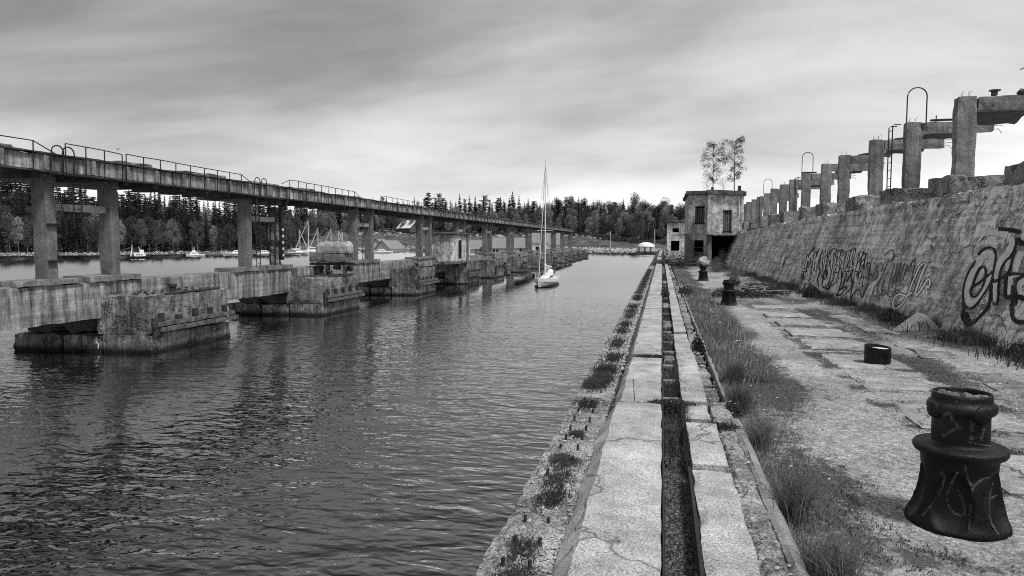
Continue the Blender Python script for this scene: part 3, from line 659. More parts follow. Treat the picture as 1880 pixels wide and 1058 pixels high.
def ladder(x, y0, y1, z0, z1, label, tilt=0.0, nm='ladder', step=0.31, stop=True):
    t = thing(nm, (x, (y0+y1)/2, z0), label, 'ladder')
    for yy in (y0, y1):
        pts = [(x, yy, z0), (x+tilt*0.5, yy, (z0+z1)/2), (x+tilt, yy, z1)]
        if stop: pts += [(x+tilt+0.08, yy, z1+0.06), (x+tilt+0.3, yy, z1+0.05)]
        MB().tube(pts, 0.022, 6).build('stile', M['steel'], t)
    z = z0+0.15
    while z < z1: xx = x+tilt*(z-z0)/(z1-z0); MB().tube([(xx, y0, z), (xx, y1, z)], 0.014, 5).build('rung', M['steel'], t); z += step
    return t
hoop(9.42, 29.15, 8.84, 10.18, 0.34, 'tall arched steel hoop rail standing on the third frame beside the long ladder')
hoop(9.35, 48.9, 8.84, 10.25, 0.34, 'thin arched hoop rail on the frame left of the long row centre')
hoop(9.35, 66.3, 8.74, 10.05, 0.36, 'small arched hoop rail nearest the ruined house')
ladder(8.78, 29.75, 30.2, 5.75, 8.85, 'long thin steel ladder leaning against the frame with the tall hoop')
ladder(8.75, 49.5, 49.95, 5.6, 8.6, 'short dark ladder beside the middle hooped frame')
ladder(8.75, 66.9, 67.35, 5.4, 8.5, 'dark ladder on the frame nearest the ruined house')
m2 = MB(); m2.box(9.9, 11.75, 28.96, 29.06, 8.87, 8.94); m2.box(9.9, 11.75, 29.12, 29.20, 8.90, 8.96); m2.tube([(11.0, 29.0, 8.9), (11.12, 29.0, 9.75)], 0.02); m2.box(11.62, 11.78, 28.92, 29.2, 8.85, 9.04); m2.tube([(10.05, 29, 8.9), (10.05, 29, 9.08)], 0.02)
tag(m2.build('rail_beam', M['steel']), 'dark steel rail with a broken upright lying on the second crossbeam', 'steel rail')
m2 = MB(); m2.box(9.0, 9.9, 48.7, 49.1, 8.88, 8.94); tag(m2.build('walkway_plate', M['steel']), 'thin dark steel plate under the middle hoop rail', 'steel plate')
m2 = MB(); m2.tube([(10.95, 24.35, 8.95), (11.02, 24.35, 9.75)], 0.022); m2.tube([(10.72, 24.35, 9.62), (11.12, 24.35, 9.80)], 0.018); m2.add([(10.6, 24.3, 8.87), (10.95, 24.3, 8.87), (10.98, 24.4, 9.02), (10.78, 24.4, 9.06)], [(0, 1, 2, 3)]); m2.box(10.7, 11.0, 24.28, 24.42, 8.86, 8.97)
tag(m2.build('bent_post', M['steel']), 'bent steel post with a slanting crosspiece on top of the rightmost beam', 'post')
m2 = MB(); m2.box(9.98, 10.12, 24.3, 24.42, 8.86, 9.05); m2.box(9.92, 10.2, 24.28, 24.44, 9.0, 9.04)
tag(m2.build('steel_bracket', M['rust']), 'small rusty bracket on top of the rightmost beam', 'bracket')
m2 = MB(); q = onz(1683, 612, 1.95)
m2.add([(6.05, 20.2, 1.85), (7.35, 19.6, 1.85), (7.5, 20.6, 1.85), (6.72, 20.2, 2.42), (6.95, 20.25, 2.36)], [(0, 1, 3), (1, 4, 3), (1, 2, 4), (2, 0, 3, 4), (0, 2, 1)])
tag(m2.build('broken_slab', M['slab']), 'pale triangular slab of broken concrete leaning at the foot of the wall', 'broken slab')
# ---------------------------------------------------------------- sea piers and beams of the left trestle
PY = [22.5, 36.2, 51.6, 66.3, 78.0, 93.5, 107.5, 122, 137, 151, 163, 178]
for k, y in enumerate(PY):
    lb = '%s concrete sea pier from the left, standing in dark water' % ordn[k]
    if k == 0: lb = 'nearest concrete sea pier with white lime runs and a long timber fender'
    if k == 1: lb = 'second sea pier, under the stacked concrete blocks'
    if k == 3: lb = 'sea pier carrying the concrete hut'
    if k == 11: lb = 'farthest small sea pier at the end of the row'
    t = thing('sea_pier', (-21.5, y+2.5, 0), lb, 'pier', 'concrete sea piers under the trestle')
    sg = 0.28 if k < 3 else 0.6; Lp = 5.0
    def fp(p, y=y):
        x, yy, z = p
        if yy < y+0.4: yy -= max(0, (-19.2-x))*0.22*0.5      # slightly skewed near face
        if z < 0.1: pass
        return (x, yy, z)
    # lower footing, in cast lengths with a vertical joint
    m2 = MB()
    for a, b_, c_ in ((-25.1, -23.1, 0.72), (-23.05, -21.25, 0.70), (-21.2, -19.2, 0.72)):
        m2.rbox(a, b_, y+(0.12 if a < -22 else 0), y+Lp, -1.2, c_, sg, 0.03, 0.07 if a < -22 else 0.03, fp)
    m2.build('footing', M['pier'], t)
    MB().rbox(-21.45, -19.22, y+0.04, y+Lp-0.1, 0.69, 2.24, sg, 0.03, 0.045, fp).build('upper_block', M['pier'], t)
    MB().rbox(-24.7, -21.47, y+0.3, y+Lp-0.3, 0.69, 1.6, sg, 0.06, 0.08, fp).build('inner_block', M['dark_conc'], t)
    # timber fender and its black hangers
    if k != 4:
        m2 = MB(); dz_ = 0.0 if k else 0.05
        m2.rbox(-19.24, -19.0, y+0.25, y+Lp+0.15, 1.02, 1.22, 0.25, 0.02, 0.02); m2.rbox(-19.2, -18.94, y+0.35, y+Lp+0.3, 0.80, 0.995, 0.25, 0.02, 0.02)
        m2.build('fender_beam', M['timber'], t)
    m2 = MB()
    for i in range(5):
        yy = y+0.45+i*1.0; m2 = MB(); m2.rbox(-19.25, -19.05, yy, yy+0.22, 1.2, 1.2+random.uniform(0.18, 0.42), 0.1, 0.02, 0.01); m2.build('fender_bracket', M['rust'], t)
    m2 = MB(); m2.rbox(-19.25, -19.08, y+0.1, y+0.6, 0.55, 1.4, 0.15, 0.03, 0.03)
    m2.build('fender_bracket', M['rust'], t)
    m2 = MB(); m2.tube([(-19.3, y+1.0, 2.24), (-19.28, y+Lp-0.6, 2.27)], 0.055, 8); m2.build('edge_pipe', M['rust'], t)
    m2 = MB(); m2.lathe([(0.12, 0), (0.12, 0.16), (0.17, 0.2), (0.17, 0.30), (0.0, 0.32)], (-19.9, y+2.2, 2.27), 10); m2.box(-20.12, -19.8, y+2.15, y+2.25, 2.5, 2.56); m2.build('mooring_cleat', M['rust'], t)
    # grit and turf on top
    m2 = MB()
    for _ in range(60 if k < 4 else 15):
        q = (random.uniform(-21.1, -19.5), random.uniform(y+0.2, y+Lp-0.4)); m2.rock((q[0], q[1], 2.28), random.uniform(0.03, 0.09), random.random()*50, 1, 0.5)
    m2.build('loose_grit', M['dark_conc'], t)['kind'] = 'stuff'
def on_face(px, py, off):
    r_ = ray(px, py); t_ = 10.0
    while t_ < 30:
        p = r_*t_+Vector((0, 0, H))
        if p.y > 22.62-max(0, -19.2-p.x)*0.11-off-0.03: break
        t_ += 0.01
    return p
g = MB()
for pts, wd in (([(250, 560), (262, 562), (266, 575), (267, 589)], 3), ([(228, 558), (231, 566), (231, 574)], 3), ([(240, 556), (242, 566), (241, 582)], 3.5), ([(177, 628), (181, 633), (180, 640)], 3)):
    g = MB(); ribbon(g, pts, wd*.8, on_face, 0.03, 5); g.build('lime_run', M['gwhite'], next(o_ for o_ in C.objects if o_.name == 'sea_pier'), label='white lime run down the near face')

# longitudinal beams between piers
ends = [4.0]+[y+0.36 for y in PY]+[186]
for k in range(len(ends)-1):
    a, b_ = ends[k], ends[k+1]
    if k == 4: pass
    lb = '%s streaked concrete beam spanning between sea piers, from the left edge' % ordn[k]
    m2 = MB(); m2.rbox(-22.7, -21.2, a+(0.0 if k == 0 else 0.03), b_-0.03, 1.36 if k < 4 else 1.5, 2.78, 0.35 if k < 3 else 0.9, 0.018, 0.035)
    o = m2.build('sea_beam', M['sea']); tag(o, lb, 'beam', 'streaked beams between the sea piers')
# ---------------------------------------------------------------- trestle
CY = [(8.2, 11.0), (20.3, 23.2), (32.25, 35.15), (45.2, 47.9), (58.8, 61.2), (70.0, 72.5), (82.2, 84.7), (95.6, 98), (109.5, 112), (123.5, 126), (136, 138.5), (148.5, 151), (161.8, 164.2)]
tr = thing('trestle_bridge', (-21.4, 20, 2.8), 'long elevated concrete trestle on paired columns running across the water', 'bridge')
for k, (a, b_) in enumerate(CY):
    for j, y in enumerate((a, b_)):
        sg = 0.28 if k < 4 else 0.8
        if k == 2 and j == 1: # the broken column: three pieces and bared steel
            m2 = MB(); m2.rbox(-21.85, -21.25, y-.18, y+.2, 2.98, 4.1, .14, .04, .06, None, 2.4); m2.rbox(-21.9, -21.2, y-.2, y+.2, 4.27, 5.35, .14, .035, .05, None, 2.2); m2.rbox(-21.85, -21.25, y-.15, y+.17, 5.5, 6.3, .12, .06, .07, None, 4)
            m2.rbox(-21.75, -21.35, y-.1, y+.1, 4.05, 4.35, .12, .05, .05)
            cp = m2.build('column', M['rubble'], tr, label='shattered column with chunks missing and steel bared')
            m2 = MB()
            for dx in (-0.6, 0.62): m2.tube([(-21.55+dx*0.25, y-.22, 3.0), (-21.5+dx*0.3, y-.24, 6.6)], 0.03, 6)
            m2.tube([(-22.6, y-0.9, 3.0), (-22.55, y-0.9, 6.7)], 0.06, 6); m2.box(-21.2, -21.02, y-.1, y+.1, 3.3, 6.4)
            m2.build('bared_steel', M['steel'], cp)
            m2 = MB(); z = 3.5
            while z < 5.1: m2.box(-21.018, -21.0, y-.09, y+.09, z, z+0.14); z += 0.36
            m2.build('white_mark', M['wpaint'], cp)
        else:
            MB().rbox(-21.78, -21.2, y-.26, y+.2, 2.95, 6.72, sg, 0.012, 0.022).build('column', M['col'], tr)
        MB().rbox(-22.35, -21.1, y-1.45, y+1.2, 2.76, 2.99+0.03*j, sg, 0.012, 0.03).build('pad', M['frame'], tr)
        MB().rbox(-24.2, -21.1, y-.22, y+.17, 6.36, 6.75, sg, 0.012, 0.03, lambda p: (p[0], p[1], p[2] if p[2] > 6.55 else p[2]+0.18*max(0, (-22-p[0])/2.2))).build('crosshead', M['col'], tr)
    if k < 12: MB().rbox(-21.65, -21.35, a+.21, b_-.27, 5.42, 5.70, 0.3, 0.01, 0.02).build('strut', M['slab'], tr)
# girders, one per bay
for k in range(len(CY)-1):
    a = (CY[k][0]+CY[k][1])/2; b_ = (CY[k+1][0]+CY[k+1][1])/2
    zt = 7.34-0.02*max(0, k-7)
    g = MB(); g.rbox(-21.12, -20.98, a+.02, b_-.02, 6.80, zt, 0.5, 0.006, 0.01); g.build('girder', M['girder'], tr)
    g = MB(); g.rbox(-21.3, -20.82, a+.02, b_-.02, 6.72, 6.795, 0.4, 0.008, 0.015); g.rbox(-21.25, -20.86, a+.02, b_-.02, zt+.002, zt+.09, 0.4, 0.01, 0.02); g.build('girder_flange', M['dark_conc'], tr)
    g = MB(); n_ = 7
    for i in range(n_+1):
        y = a+.15+(b_-a-.3)*i/n_; g = MB(); g.rbox(-20.985, -20.86, y-.11, y+.11, 6.80, zt, 0.3, 0.01, 0.02); g.build('girder_rib', M['frame'], tr)
    for i in range(n_+1):
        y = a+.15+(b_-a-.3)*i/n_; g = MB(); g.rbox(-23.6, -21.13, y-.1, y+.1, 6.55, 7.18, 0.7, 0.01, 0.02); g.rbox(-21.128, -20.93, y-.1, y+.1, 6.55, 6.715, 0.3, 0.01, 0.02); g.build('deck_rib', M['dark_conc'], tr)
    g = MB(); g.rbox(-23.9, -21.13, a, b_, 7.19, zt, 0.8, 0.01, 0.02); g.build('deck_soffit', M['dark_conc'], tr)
    # broken deck slabs, each a little out of line
    y = a
    while y < b_-0.3:
        l_ = random.uniform(1.2, 2.6); e = min(b_, y+l_)
        if random.random() < 0.9: MB().rbox(-24.0, -21.0-random.random()*0.25, y, e-.05, zt+.03, zt+.19+random.uniform(-.05, .08), 0.35 if k < 4 else .9, 0.03, 0.06).build('deck_slab', M['rubble'], tr)
        y = e
def railing(y0, y1, step, zt0, zt1, sag0=False, sag1=False):
    g = MB(); n_ = max(1, round((y1-y0)/step)); tops = []
    for i in range(n_+1):
        y = lerp(y0, y1, i/n_); z = lerp(zt0, zt1, i/n_)+0.03*nn(y, 2)
        g.tube([(-20.80+0.03*nn(y, 6), y, 6.76), (-20.78, y+0.03*nn(y, 8), z)], 0.022, 5); tops.append((-20.78, y, z))
    if sag1: tops.append((-20.78, y1+0.9, zt1-0.35))
    if sag0: tops.insert(0, (-20.78, y0-0.9, zt0-0.3))
    g.tube(tops, 0.02, 5); g.build('railing', M['steel'], tr)
railing(12.0, 19.3, 1.25, 7.72, 7.72, False, True); railing(20.6, 23.2, 0.85, 7.82, 7.74); railing(23.4, 31.0, 0.95, 7.78, 7.70, False, True); railing(35.6, 44, 0.95, 7.85, 7.78, True, True); railing(48.5, 57.5, 1.1, 7.8, 7.75); railing(62, 69, 1.2, 7.8, 7.75); railing(74, 81, 1.4, 7.8, 7.75)
for (y, dx) in ((20.25, 0), (20.7, 0), (32.4, 0), (33.0, 0)):
    pts = [(-20.5, y-0.02, 6.6)]+[(-20.78-0.30*math.cos(math.pi*i/8)+0.3, y, 7.55+0.24*math.sin(math.pi*i/8)) for i in range(9)]
    g = MB(); g.tube([(-20.85, y-0.25, 6.55)]+[(-20.78, y-0.25+0.25*(1-math.cos(math.pi*i/8)), 7.45+0.24*math.sin(math.pi*i/8)) for i in range(9)]+[(-20.85, y+0.25, 6.55)], 0.024, 6); g.build('ladder_hoop', M['steel'], tr)
g = MB(); g.rbox(-21.0, -20.55, 20.0, 23.6, 6.66, 6.72, .3, .015, .02); g.build('walkway', M['steel'], tr); g = MB(); g.rbox(-21.0, -20.6, 31.6, 35.4, 6.64, 6.70, .3, .015, .02)
for y in (32.2, 35.1): g.box(-20.98, -20.7, y-.05, y+.05, 6.3, 6.655)
g.build('walkway', M['steel'], tr)
ladder(-20.9, 20.95, 21.3, 4.75, 6.7, 'short broken steel ladder hanging from the trestle by the nearest column', 0, 'trestle_ladder', 0.3, False)
ladder(-21.1, 32.65, 33.0, 3.0, 6.6, 'dark ladder fixed beside the second pair of trestle columns', 0, 'trestle_ladder', 0.3, False)
ladder(-21.1, 45.8, 46.1, 3.0, 6.6, 'dark ladder between the third pair of trestle columns', 0, 'trestle_ladder', 0.3, False)
g = MB()
for z in (3.6, 4.9): g.box(-21.2, -21.1, 20.05, 20.55, z, z+.06)
g.tube([(-21.1, 20.6, 5.8), (-21.05, 20.75, 4.9)], 0.02)
g.build('clamp', M['steel'], tr)
# lookout block stack on the second pier
t = thing('block_stack_cradle', (-20, 39, 2.3), 'dark steel cradle holding up two big concrete blocks on the second pier', 'steel cradle')
g = MB(); g.rbox(-21.45, -18.5, 38.85, 39.05, 2.88, 3.04, .3, .01, .01); g.rbox(-21.35, -18.8, 39.5, 39.7, 2.9, 3.04, .3, .01, .01); g.build('cross_beam', M['steel'], t)
for x in (-20.5, -19.35): g = MB(); g.rbox(x, x+.2, 39.1, 39.4, 2.2, 2.9, .2, .01, .01); g.build('leg', M['rubble'], t)
g = MB(); g.rbox(-21.2, -20.8, 38.9, 39.5, 2.35, 2.87, .2, .04, .05); g.rbox(-19.9, -19.5, 38.8, 39.3, 2.6, 2.87, .2, .03, .05); g.rbox(-19.1, -18.75, 39, 39.5, 2.5, 2.87, .2, .03, .05); g.build('packing', M['rust'], t)
tag(MB().rbox(-21.45, -19.05, 38.7, 39.9, 3.06, 3.60, .18, .02, .05).build('concrete_block', M['frame']), 'lower wide concrete block resting on the steel cradle', 'concrete block')
def tp(p):
    x, y, z = p; t_ = max(0, (z-4.05)/0.3); return (x+(0.28*t_ if x < -20 else -0.12*t_) if abs(x+19.95) > .85 else x, y+(0.2*t_ if y < 39.2 else -0.2*t_), z)
tag(MB().rbox(-21.0, -18.85, 38.75, 39.8, 3.61, 4.36, .15, .02, .05, tp).build('concrete_block', M['slab']), 'upper pale concrete block with sloping top corners, crowning the stack', 'concrete block')
# concrete hut on the fourth pier
t = thing('concrete_hut', (-20.5, 66, 2.6), 'windowless pale plastered concrete hut standing between trestle columns', 'hut')
g = MB(); g.rbox(-21.5, -19.45, 62.2, 68.4, 2.45, 5.02, .35, .015, .03); g.build('wall', M['plaster'], t)
g = MB(); g.rbox(-21.8, -19.2, 61.9, 68.7, 5.03, 5.25, .35, .02, .04); g.build('roof', M['roofc'], t)
g = MB(); g.box(-19.44, -19.41, 64.2, 65.1, 2.75, 4.5); g.build('door', M['void'], t)
g = MB(); g.rbox(-19.45, -19.25, 66.9, 67.3, 2.5, 5.0, .3, .02, .02); g.build('buttress', M['col'], t)
g = MB(); g.rbox(-21.3, -19.2, 61.5, 69.3, 2.2, 2.44, .35, .03, .04); g.build('plinth', M['pier'], t)
tag(MB().rbox(-19.6, -19.0, 85.4, 86.0, -1, 1.5, .3, .04, .05).build('support_post', M['pier']), 'short thick concrete post in the water under the beam', 'post')
#==HOUSE==
hs = thing('ruined_house', (4.5, 70, 1.9), 'two-storey ruined plastered house with flat roof and empty windows at the end of the wall', 'house')
W = MB(); z0, z1 = 1.8, 8.9
wall_holes(W, (2.45, 69, 0), (1, 0, 0), 1.85, z0, z1, 0.3, [(0.65, 1.5, 6.15, 7.75), (0.62, 1.5, 3.0, 4.5)])       # left wing front
wall_holes(W, (2.45, 80, 0), (0, -1, 0), 10.99, z0, z1, 0.3, [(3.0, 3.8, 6.3, 7.7), (7.5, 8.3, 6.3, 7.7)])              # left side
wall_holes(W, (4.31, 68.99, 0), (0, -1, 0), 2.48, 5.05, z1, 0.25, [])                                              # return
wall_holes(W, (4.3, 66.5, 0), (1, 0.28, 0), 3.25, 5.05, 8.75, 0.3, [(1.28, 2.1, 5.3, 7.25)])                              # right wing front
W.box(7.15, 7.4, 67.6, 80, 5.05, 8.7); W.box(2.5, 7.3, 79.8, 80.05, z0, 8.7)
W.box(4.36, 7.2, 66.9, 79.7, 4.9, 5.045)
W.build('wall', M['plaster'], hs)
W = MB(); W.rbox(2.2, 4.62, 68.6, 80.3, 8.91, 9.28, .4, .03, .05); W.rbox(4.0, 7.6, 66.05, 80.3, 8.76, 9.2, .4, .03, .05, lambda p: (p[0], p[1]+0.26*max(0, p[0]-4.3), p[2]-0.05*max(0, p[0]-4.3)))
W.build('roof', M['roofc'], hs)
W = MB(); W.rbox(4.55, 4.8, 69, 69.4, 9.2, 9.6, .2, .03, .03); W.rbox(7.05, 7.35, 69.2, 69.6, 9.0, 9.75, .2, .03, .03); W.rbox(6.6, 7.6, 69, 69.7, 8.95, 9.25, .2, .05, .05); W.build('chimney_stub', M['rust'], hs)
W = MB(); W.rbox(4.05, 4.55, 66.3, 67.0, 1.8, 5.04, .3, .02, .04); W.rbox(3.95, 7.5, 65.9, 66.5, 4.92, 5.12, .3, .02, .05, lambda p: (p[0], p[1]+0.28*max(0, p[0]-4.3), p[2])); W.build('porch_beam', M['frame'], hs)
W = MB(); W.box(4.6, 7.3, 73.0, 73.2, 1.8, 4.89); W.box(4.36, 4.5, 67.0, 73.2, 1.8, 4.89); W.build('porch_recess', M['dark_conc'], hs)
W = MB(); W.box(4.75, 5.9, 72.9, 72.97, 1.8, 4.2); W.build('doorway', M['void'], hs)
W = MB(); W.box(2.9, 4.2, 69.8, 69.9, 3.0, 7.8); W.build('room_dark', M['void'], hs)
for (a, b_, c_, d, y, sk) in ((3.10, 3.95, 6.15, 7.75, 69.12, 0), (5.55, 6.32, 5.3, 7.25, 66.98, .28)):
    W = MB(); n_ = 4
    for i in range(n_):
        x0_ = lerp(a, b_, i/n_); W.box(x0_+.03, lerp(a, b_, (i+1)/n_)-.02, y, y+.05, c_+.05, d-.08*(1+i % 2), lambda p, sk=sk, a=a: (p[0], p[1]+sk*(p[0]-a), p[2]))
    o = W.build('window', M['ggrey'], hs); W = MB()
    sk_ = lambda p, sk=sk, a=a: (p[0], p[1]+sk*(p[0]-a), p[2])
    W.box(a-.06, a+.03, y-.1, y+.08, c_, d, sk_); W.box(b_-.03, b_+.06, y-.1, y+.08, c_, d, sk_); W.box(a-.06, b_+.06, y-.14, y+.08, d-.05, d+.04, sk_); W.box(a-.1, b_+.1, y-.2, y+.08, c_-.08, c_-.002, sk_)
    W.build('frame', M['steel'], o)
W = MB(); W.box(3.05, 3.97, 69.05, 69.2, 3.75, 3.8); W.rbox(3.05, 3.97, 69.08, 69.3, 3.0, 3.4, .2, .03, .04); W.build('sill_rubble', M['brick'], hs)
W = MB(); W.rbox(2.2, 3.05, 68.3, 68.95, 1.8, 5.0, .2, .03, .04, lambda p: (p[0], p[1], min(p[2], 5.0-1.1*max(0, p[0]-2.35)))); W.build('brick_pier', M['brick'], hs)
W = MB(); W.rbox(1.3, 2.5, 67.9, 69.2, 5.02, 5.13, .2, .03, .03, lambda p: (p[0], p[1], p[2]-.1*(2.5-p[0]))); W.build('canopy', M['frame'], hs)
W = MB(); W.rbox(2.5, 2.95, 68.85, 68.99, 5.1, 6.4, .12, .03, .04, lambda p: (p[0], p[1], min(p[2], 5.35+2.2*max(0, p[0]-2.45)))); W.build('pale_patch', M['slab'], hs)
W = MB(); W.rbox(4.1, 4.32, 66.28, 66.49, 4.9, 8.7, .25, .01, .02); W.tube([(6.98, 67.15, 7.0), (6.98, 67.15, 8.6)], .1); W.build('pilaster', M['plaster'], hs)
# gatehouse behind
gh = thing('small_gatehouse', (1.9, 100, 2), 'small square ruined block with two dark windows behind the house', 'building')
W = MB(); wall_holes(W, (0.65, 98, 0), (1, 0, 0), 2.6, 1.8, 7.0, .3, [(0.75, 1.6, 5.7, 6.25), (0.55, 1.7, 3.1, 4.5)]); wall_holes(W, (0.65, 104, 0), (0, -1, 0), 5.99, 1.8, 7.0, .3, [(2, 3, 5.2, 6.2)])
W.box(3.0, 3.25, 98.3, 104, 1.8, 7.0); W.build('wall', M['plaster'], gh)
W = MB(); W.rbox(0.45, 3.5, 97.7, 104.3, 7.01, 7.28, .4, .03, .05); W.build('roof', M['roofc'], gh)
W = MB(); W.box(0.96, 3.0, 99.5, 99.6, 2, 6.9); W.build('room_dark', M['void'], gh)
W = MB(); 
for x in (0.2, 1.7, 3.2): W.box(x, x+.08, 66.4, 66.48, 1.9, 2.75)
W.box(.2, 3.3, 66.42, 66.47, 2.62, 2.7); W.box(.2, 3.3, 66.42, 66.47, 2.25, 2.32)
tag(W.build('low_fence', M['timber']), 'low two-rail timber fence in front of the ruined house', 'fence')
#==SMALL==
# ---------------------------------------------------------------- bollards
def bprof(s=1.0):
    return [(r_*0.925, z_*1.02) for r_, z_ in [(0.425, 0.0), (0.42, 0.03), (0.39, 0.09), (0.355, 0.22), (0.325, 0.36), (0.305, 0.46), (0.312, 0.55), (0.325, 0.59), (0.366, 0.603), (0.380, 0.625), (0.380, 0.65), (0.366, 0.668), (0.27, 0.676), (0.235, 0.69), (0.230, 0.91),
            (0.236, 0.93), (0.262, 0.945), (0.278, 0.97), (0.278, 1.0), (0.262, 1.028), (0.242, 1.04), (0.240, 1.105), (0.222, 1.108), (0.219, 1.06), (0.0, 1.055)]]
def dish(a, z):
    # five cast scallops hollowed into the skirt, each with a sharp rim
    d = 0
    for c_ in range(5):
        da = (a-R(-118)-c_*2*math.pi/5+math.pi) % (2*math.pi)-math.pi
        q = 1-(da/0.50)**2-((z-0.25)/0.245)**2
        if q > 0: d = max(d, 0.085*q**.45)
    return d
def bfn(cx, cy, cz):
    def f(p, a, z):
        d = Vector((p.x-cx, p.y-cy, 0)); k = 1.0
        if z < 0.55: k = 1-dish(math.atan2(d.y, d.x), z)/max(.2, d.length)
        return Vector((cx+d.x*k, cy+d.y*k, p.z))
    return f
def dense(prof):
    prof = list(prof)
    out_ = []
    for (r0, z0), (r1, z1) in zip(prof, prof[1:]):
        n_ = max(1, int(abs(z1-z0)/0.02))
        for i in range(n_): out_.append((lerp(r0, r1, i/n_), lerp(z0, z1, i/n_)))
    return out_+[prof[-1]]
def bollard(cx, cy, cz, label, sc_=1.0):
    t = thing('mooring_bollard', (cx, cy, cz), label, 'bollard', 'black cast bollards down the quay')
    g = MB(); g.lathe([(r*sc_, z*sc_) for r, z in dense(bprof())], (cx, cy, cz), 144, bfn(cx, cy, cz), True); body = g.build('body', M['black'], t, smooth=True)
    g = MB()
    for i in range(4):
        a = R(-75)+i*math.pi/2; d = Vector((math.cos(a), math.sin(a), 0)); c0 = Vector((cx, cy, cz+0.985*sc_))+d*0.212*sc_
        pr = [(0.0, .075), (.03, .075), (.05, .065), (.052, .05), (.056, .045), (.06, 0.0001)]
        u = Vector((-d.y, d.x, 0)); vs = []; n_ = 18
        for l_, r_ in pr:
            for k in range(n_): q = 2*math.pi*k/n_; vs.append(c0+d*l_*sc_+(u*math.cos(q)+Vector((0, 0, 1))*math.sin(q))*r_*sc_)
        g = MB(); g.add(vs, [(i_*n_+k, i_*n_+(k+1) % n_, (i_+1)*n_+(k+1) % n_, (i_+1)*n_+k) for i_ in range(len(pr)-1) for k in range(n_)])
        g.build('boss', M['black'], t, smooth=True)
    return t
B1 = (2.51, 6.42, 1.90)
b1 = bollard(*B1, 'nearest and largest black bollard, smeared with pale paint and filled with stones')
b2 = bollard(2.50, 27.1, 1.88, 'black bollard standing by the heap of brush, middle of the quay', 0.88)
b3 = bollard(2.52, 44.0, 1.90, 'black bollard with a pale boulder on top, nearest the ruined house', 0.90)
for o_ in list(b2.children)+list(b3.children): pass
for i in range(34):
    a = random.random()*6.28; r_ = 0.19*math.sqrt(random.random())
    tag(MB().rock((B1[0]+r_*math.cos(a), B1[1]+r_*math.sin(a), B1[2]+1.085+0.012*random.random()), random.uniform(0.024, 0.045), i*3.1, 2, 0.6).build('stone', M['frame'], smooth=False), 'rounded stone among those filling the top of the nearest bollard', 'stone', 'stones filling the top of the nearest bollard')
def on_b1(px, py, off):
    r = ray(px, py)
    t = 5.2
    while t < 8:
        p = r*t+Vector((0, 0, H)); dz_ = p.z-B1[2]; rad = None
        prof = bprof()
        if 0 <= dz_ <= 1.12:
            rad = interp([(z, r_) for r_, z in prof[:22]], dz_)
            d = math.hypot(p.x-B1[0], p.y-B1[1])
            if dz_ < 0.55:
                rad -= dish(math.atan2(p.y-B1[1], p.x-B1[0]), dz_)
            if d < rad+off: break
        t += 0.004
    return p
g = MB(); D = (1640, 690, 6.225)
for pts, wd in (([(540, 470), (590, 445), (640, 425), (680, 500), (735, 580), (800, 605), (700, 610), (600, 660), (560, 690)], 7), ([(905, 500), (895, 600), (890, 730)], 9), ([(1040, 600), (1015, 690), (1000, 740)], 6), ([(860, 760), (1000, 790), (1120, 800)], 3)):
    ribbon(g, G(pts, *D), wd*1.25, on_b1, 0.004, 5)
E_ = (1600, 650, 2.593)
for pts, wd in (([(330, 560), (345, 600), (300, 700), (240, 770)], 4), ([(410, 560), (370, 640), (360, 700), (385, 750), (435, 770), (440, 720), (410, 640)], 3), ([(445, 530), (460, 600), (480, 640), (470, 750), (465, 840)], 3.2), ([(480, 640), (520, 600), (560, 590)], 3.5), ([(580, 600), (560, 700), (570, 800), (605, 860)], 3), ([(560, 690), (600, 670)], 3)):
    ribbon(g, G(pts, *E_), wd*1.7, on_b1, 0.004, 5)
g.build('paint_mark', M['bpale'], b1)
g = MB().rock((2.50, 44.0, 3.12), 0.34, 3.3, 3, 0.78); tag(g.build('boulder', M['granite']), 'pale rough boulder balanced on the bollard nearest the house', 'boulder')
# black drum with a pale lining
t = thing('metal_tub', (4.17, 14.55, 1.92), 'short black steel drum, open and pale inside, standing on a paving slab', 'drum')
g = MB(); n_ = 40; cx_, cy_, cz_ = 4.17, 14.55, 1.925; vs = []
def tubtop(a): return 0.335+0.025*math.cos(a-2.4)
for r_, base_ in ((0.235, 0), (0.235, 1), (0.222, 1), (0.222, .82)):
    for k in range(n_):
        a = 2*math.pi*k/n_; vs.append((cx_+r_*math.cos(a), cy_+r_*math.sin(a), cz_+base_*tubtop(a)))
g.add(vs, [(i*n_+k, i*n_+(k+1) % n_, (i+1)*n_+(k+1) % n_, (i+1)*n_+k) for i in range(3) for k in range(n_)]); g.build('shell', M['black'], t, smooth=False)
g = MB(); g.lathe([(0.221, 0.03), (0.221, 0.275), (0.21, 0.285), (0.0, 0.287)], (cx_, cy_, cz_), 40); g.build('lining', M['paper'], t)
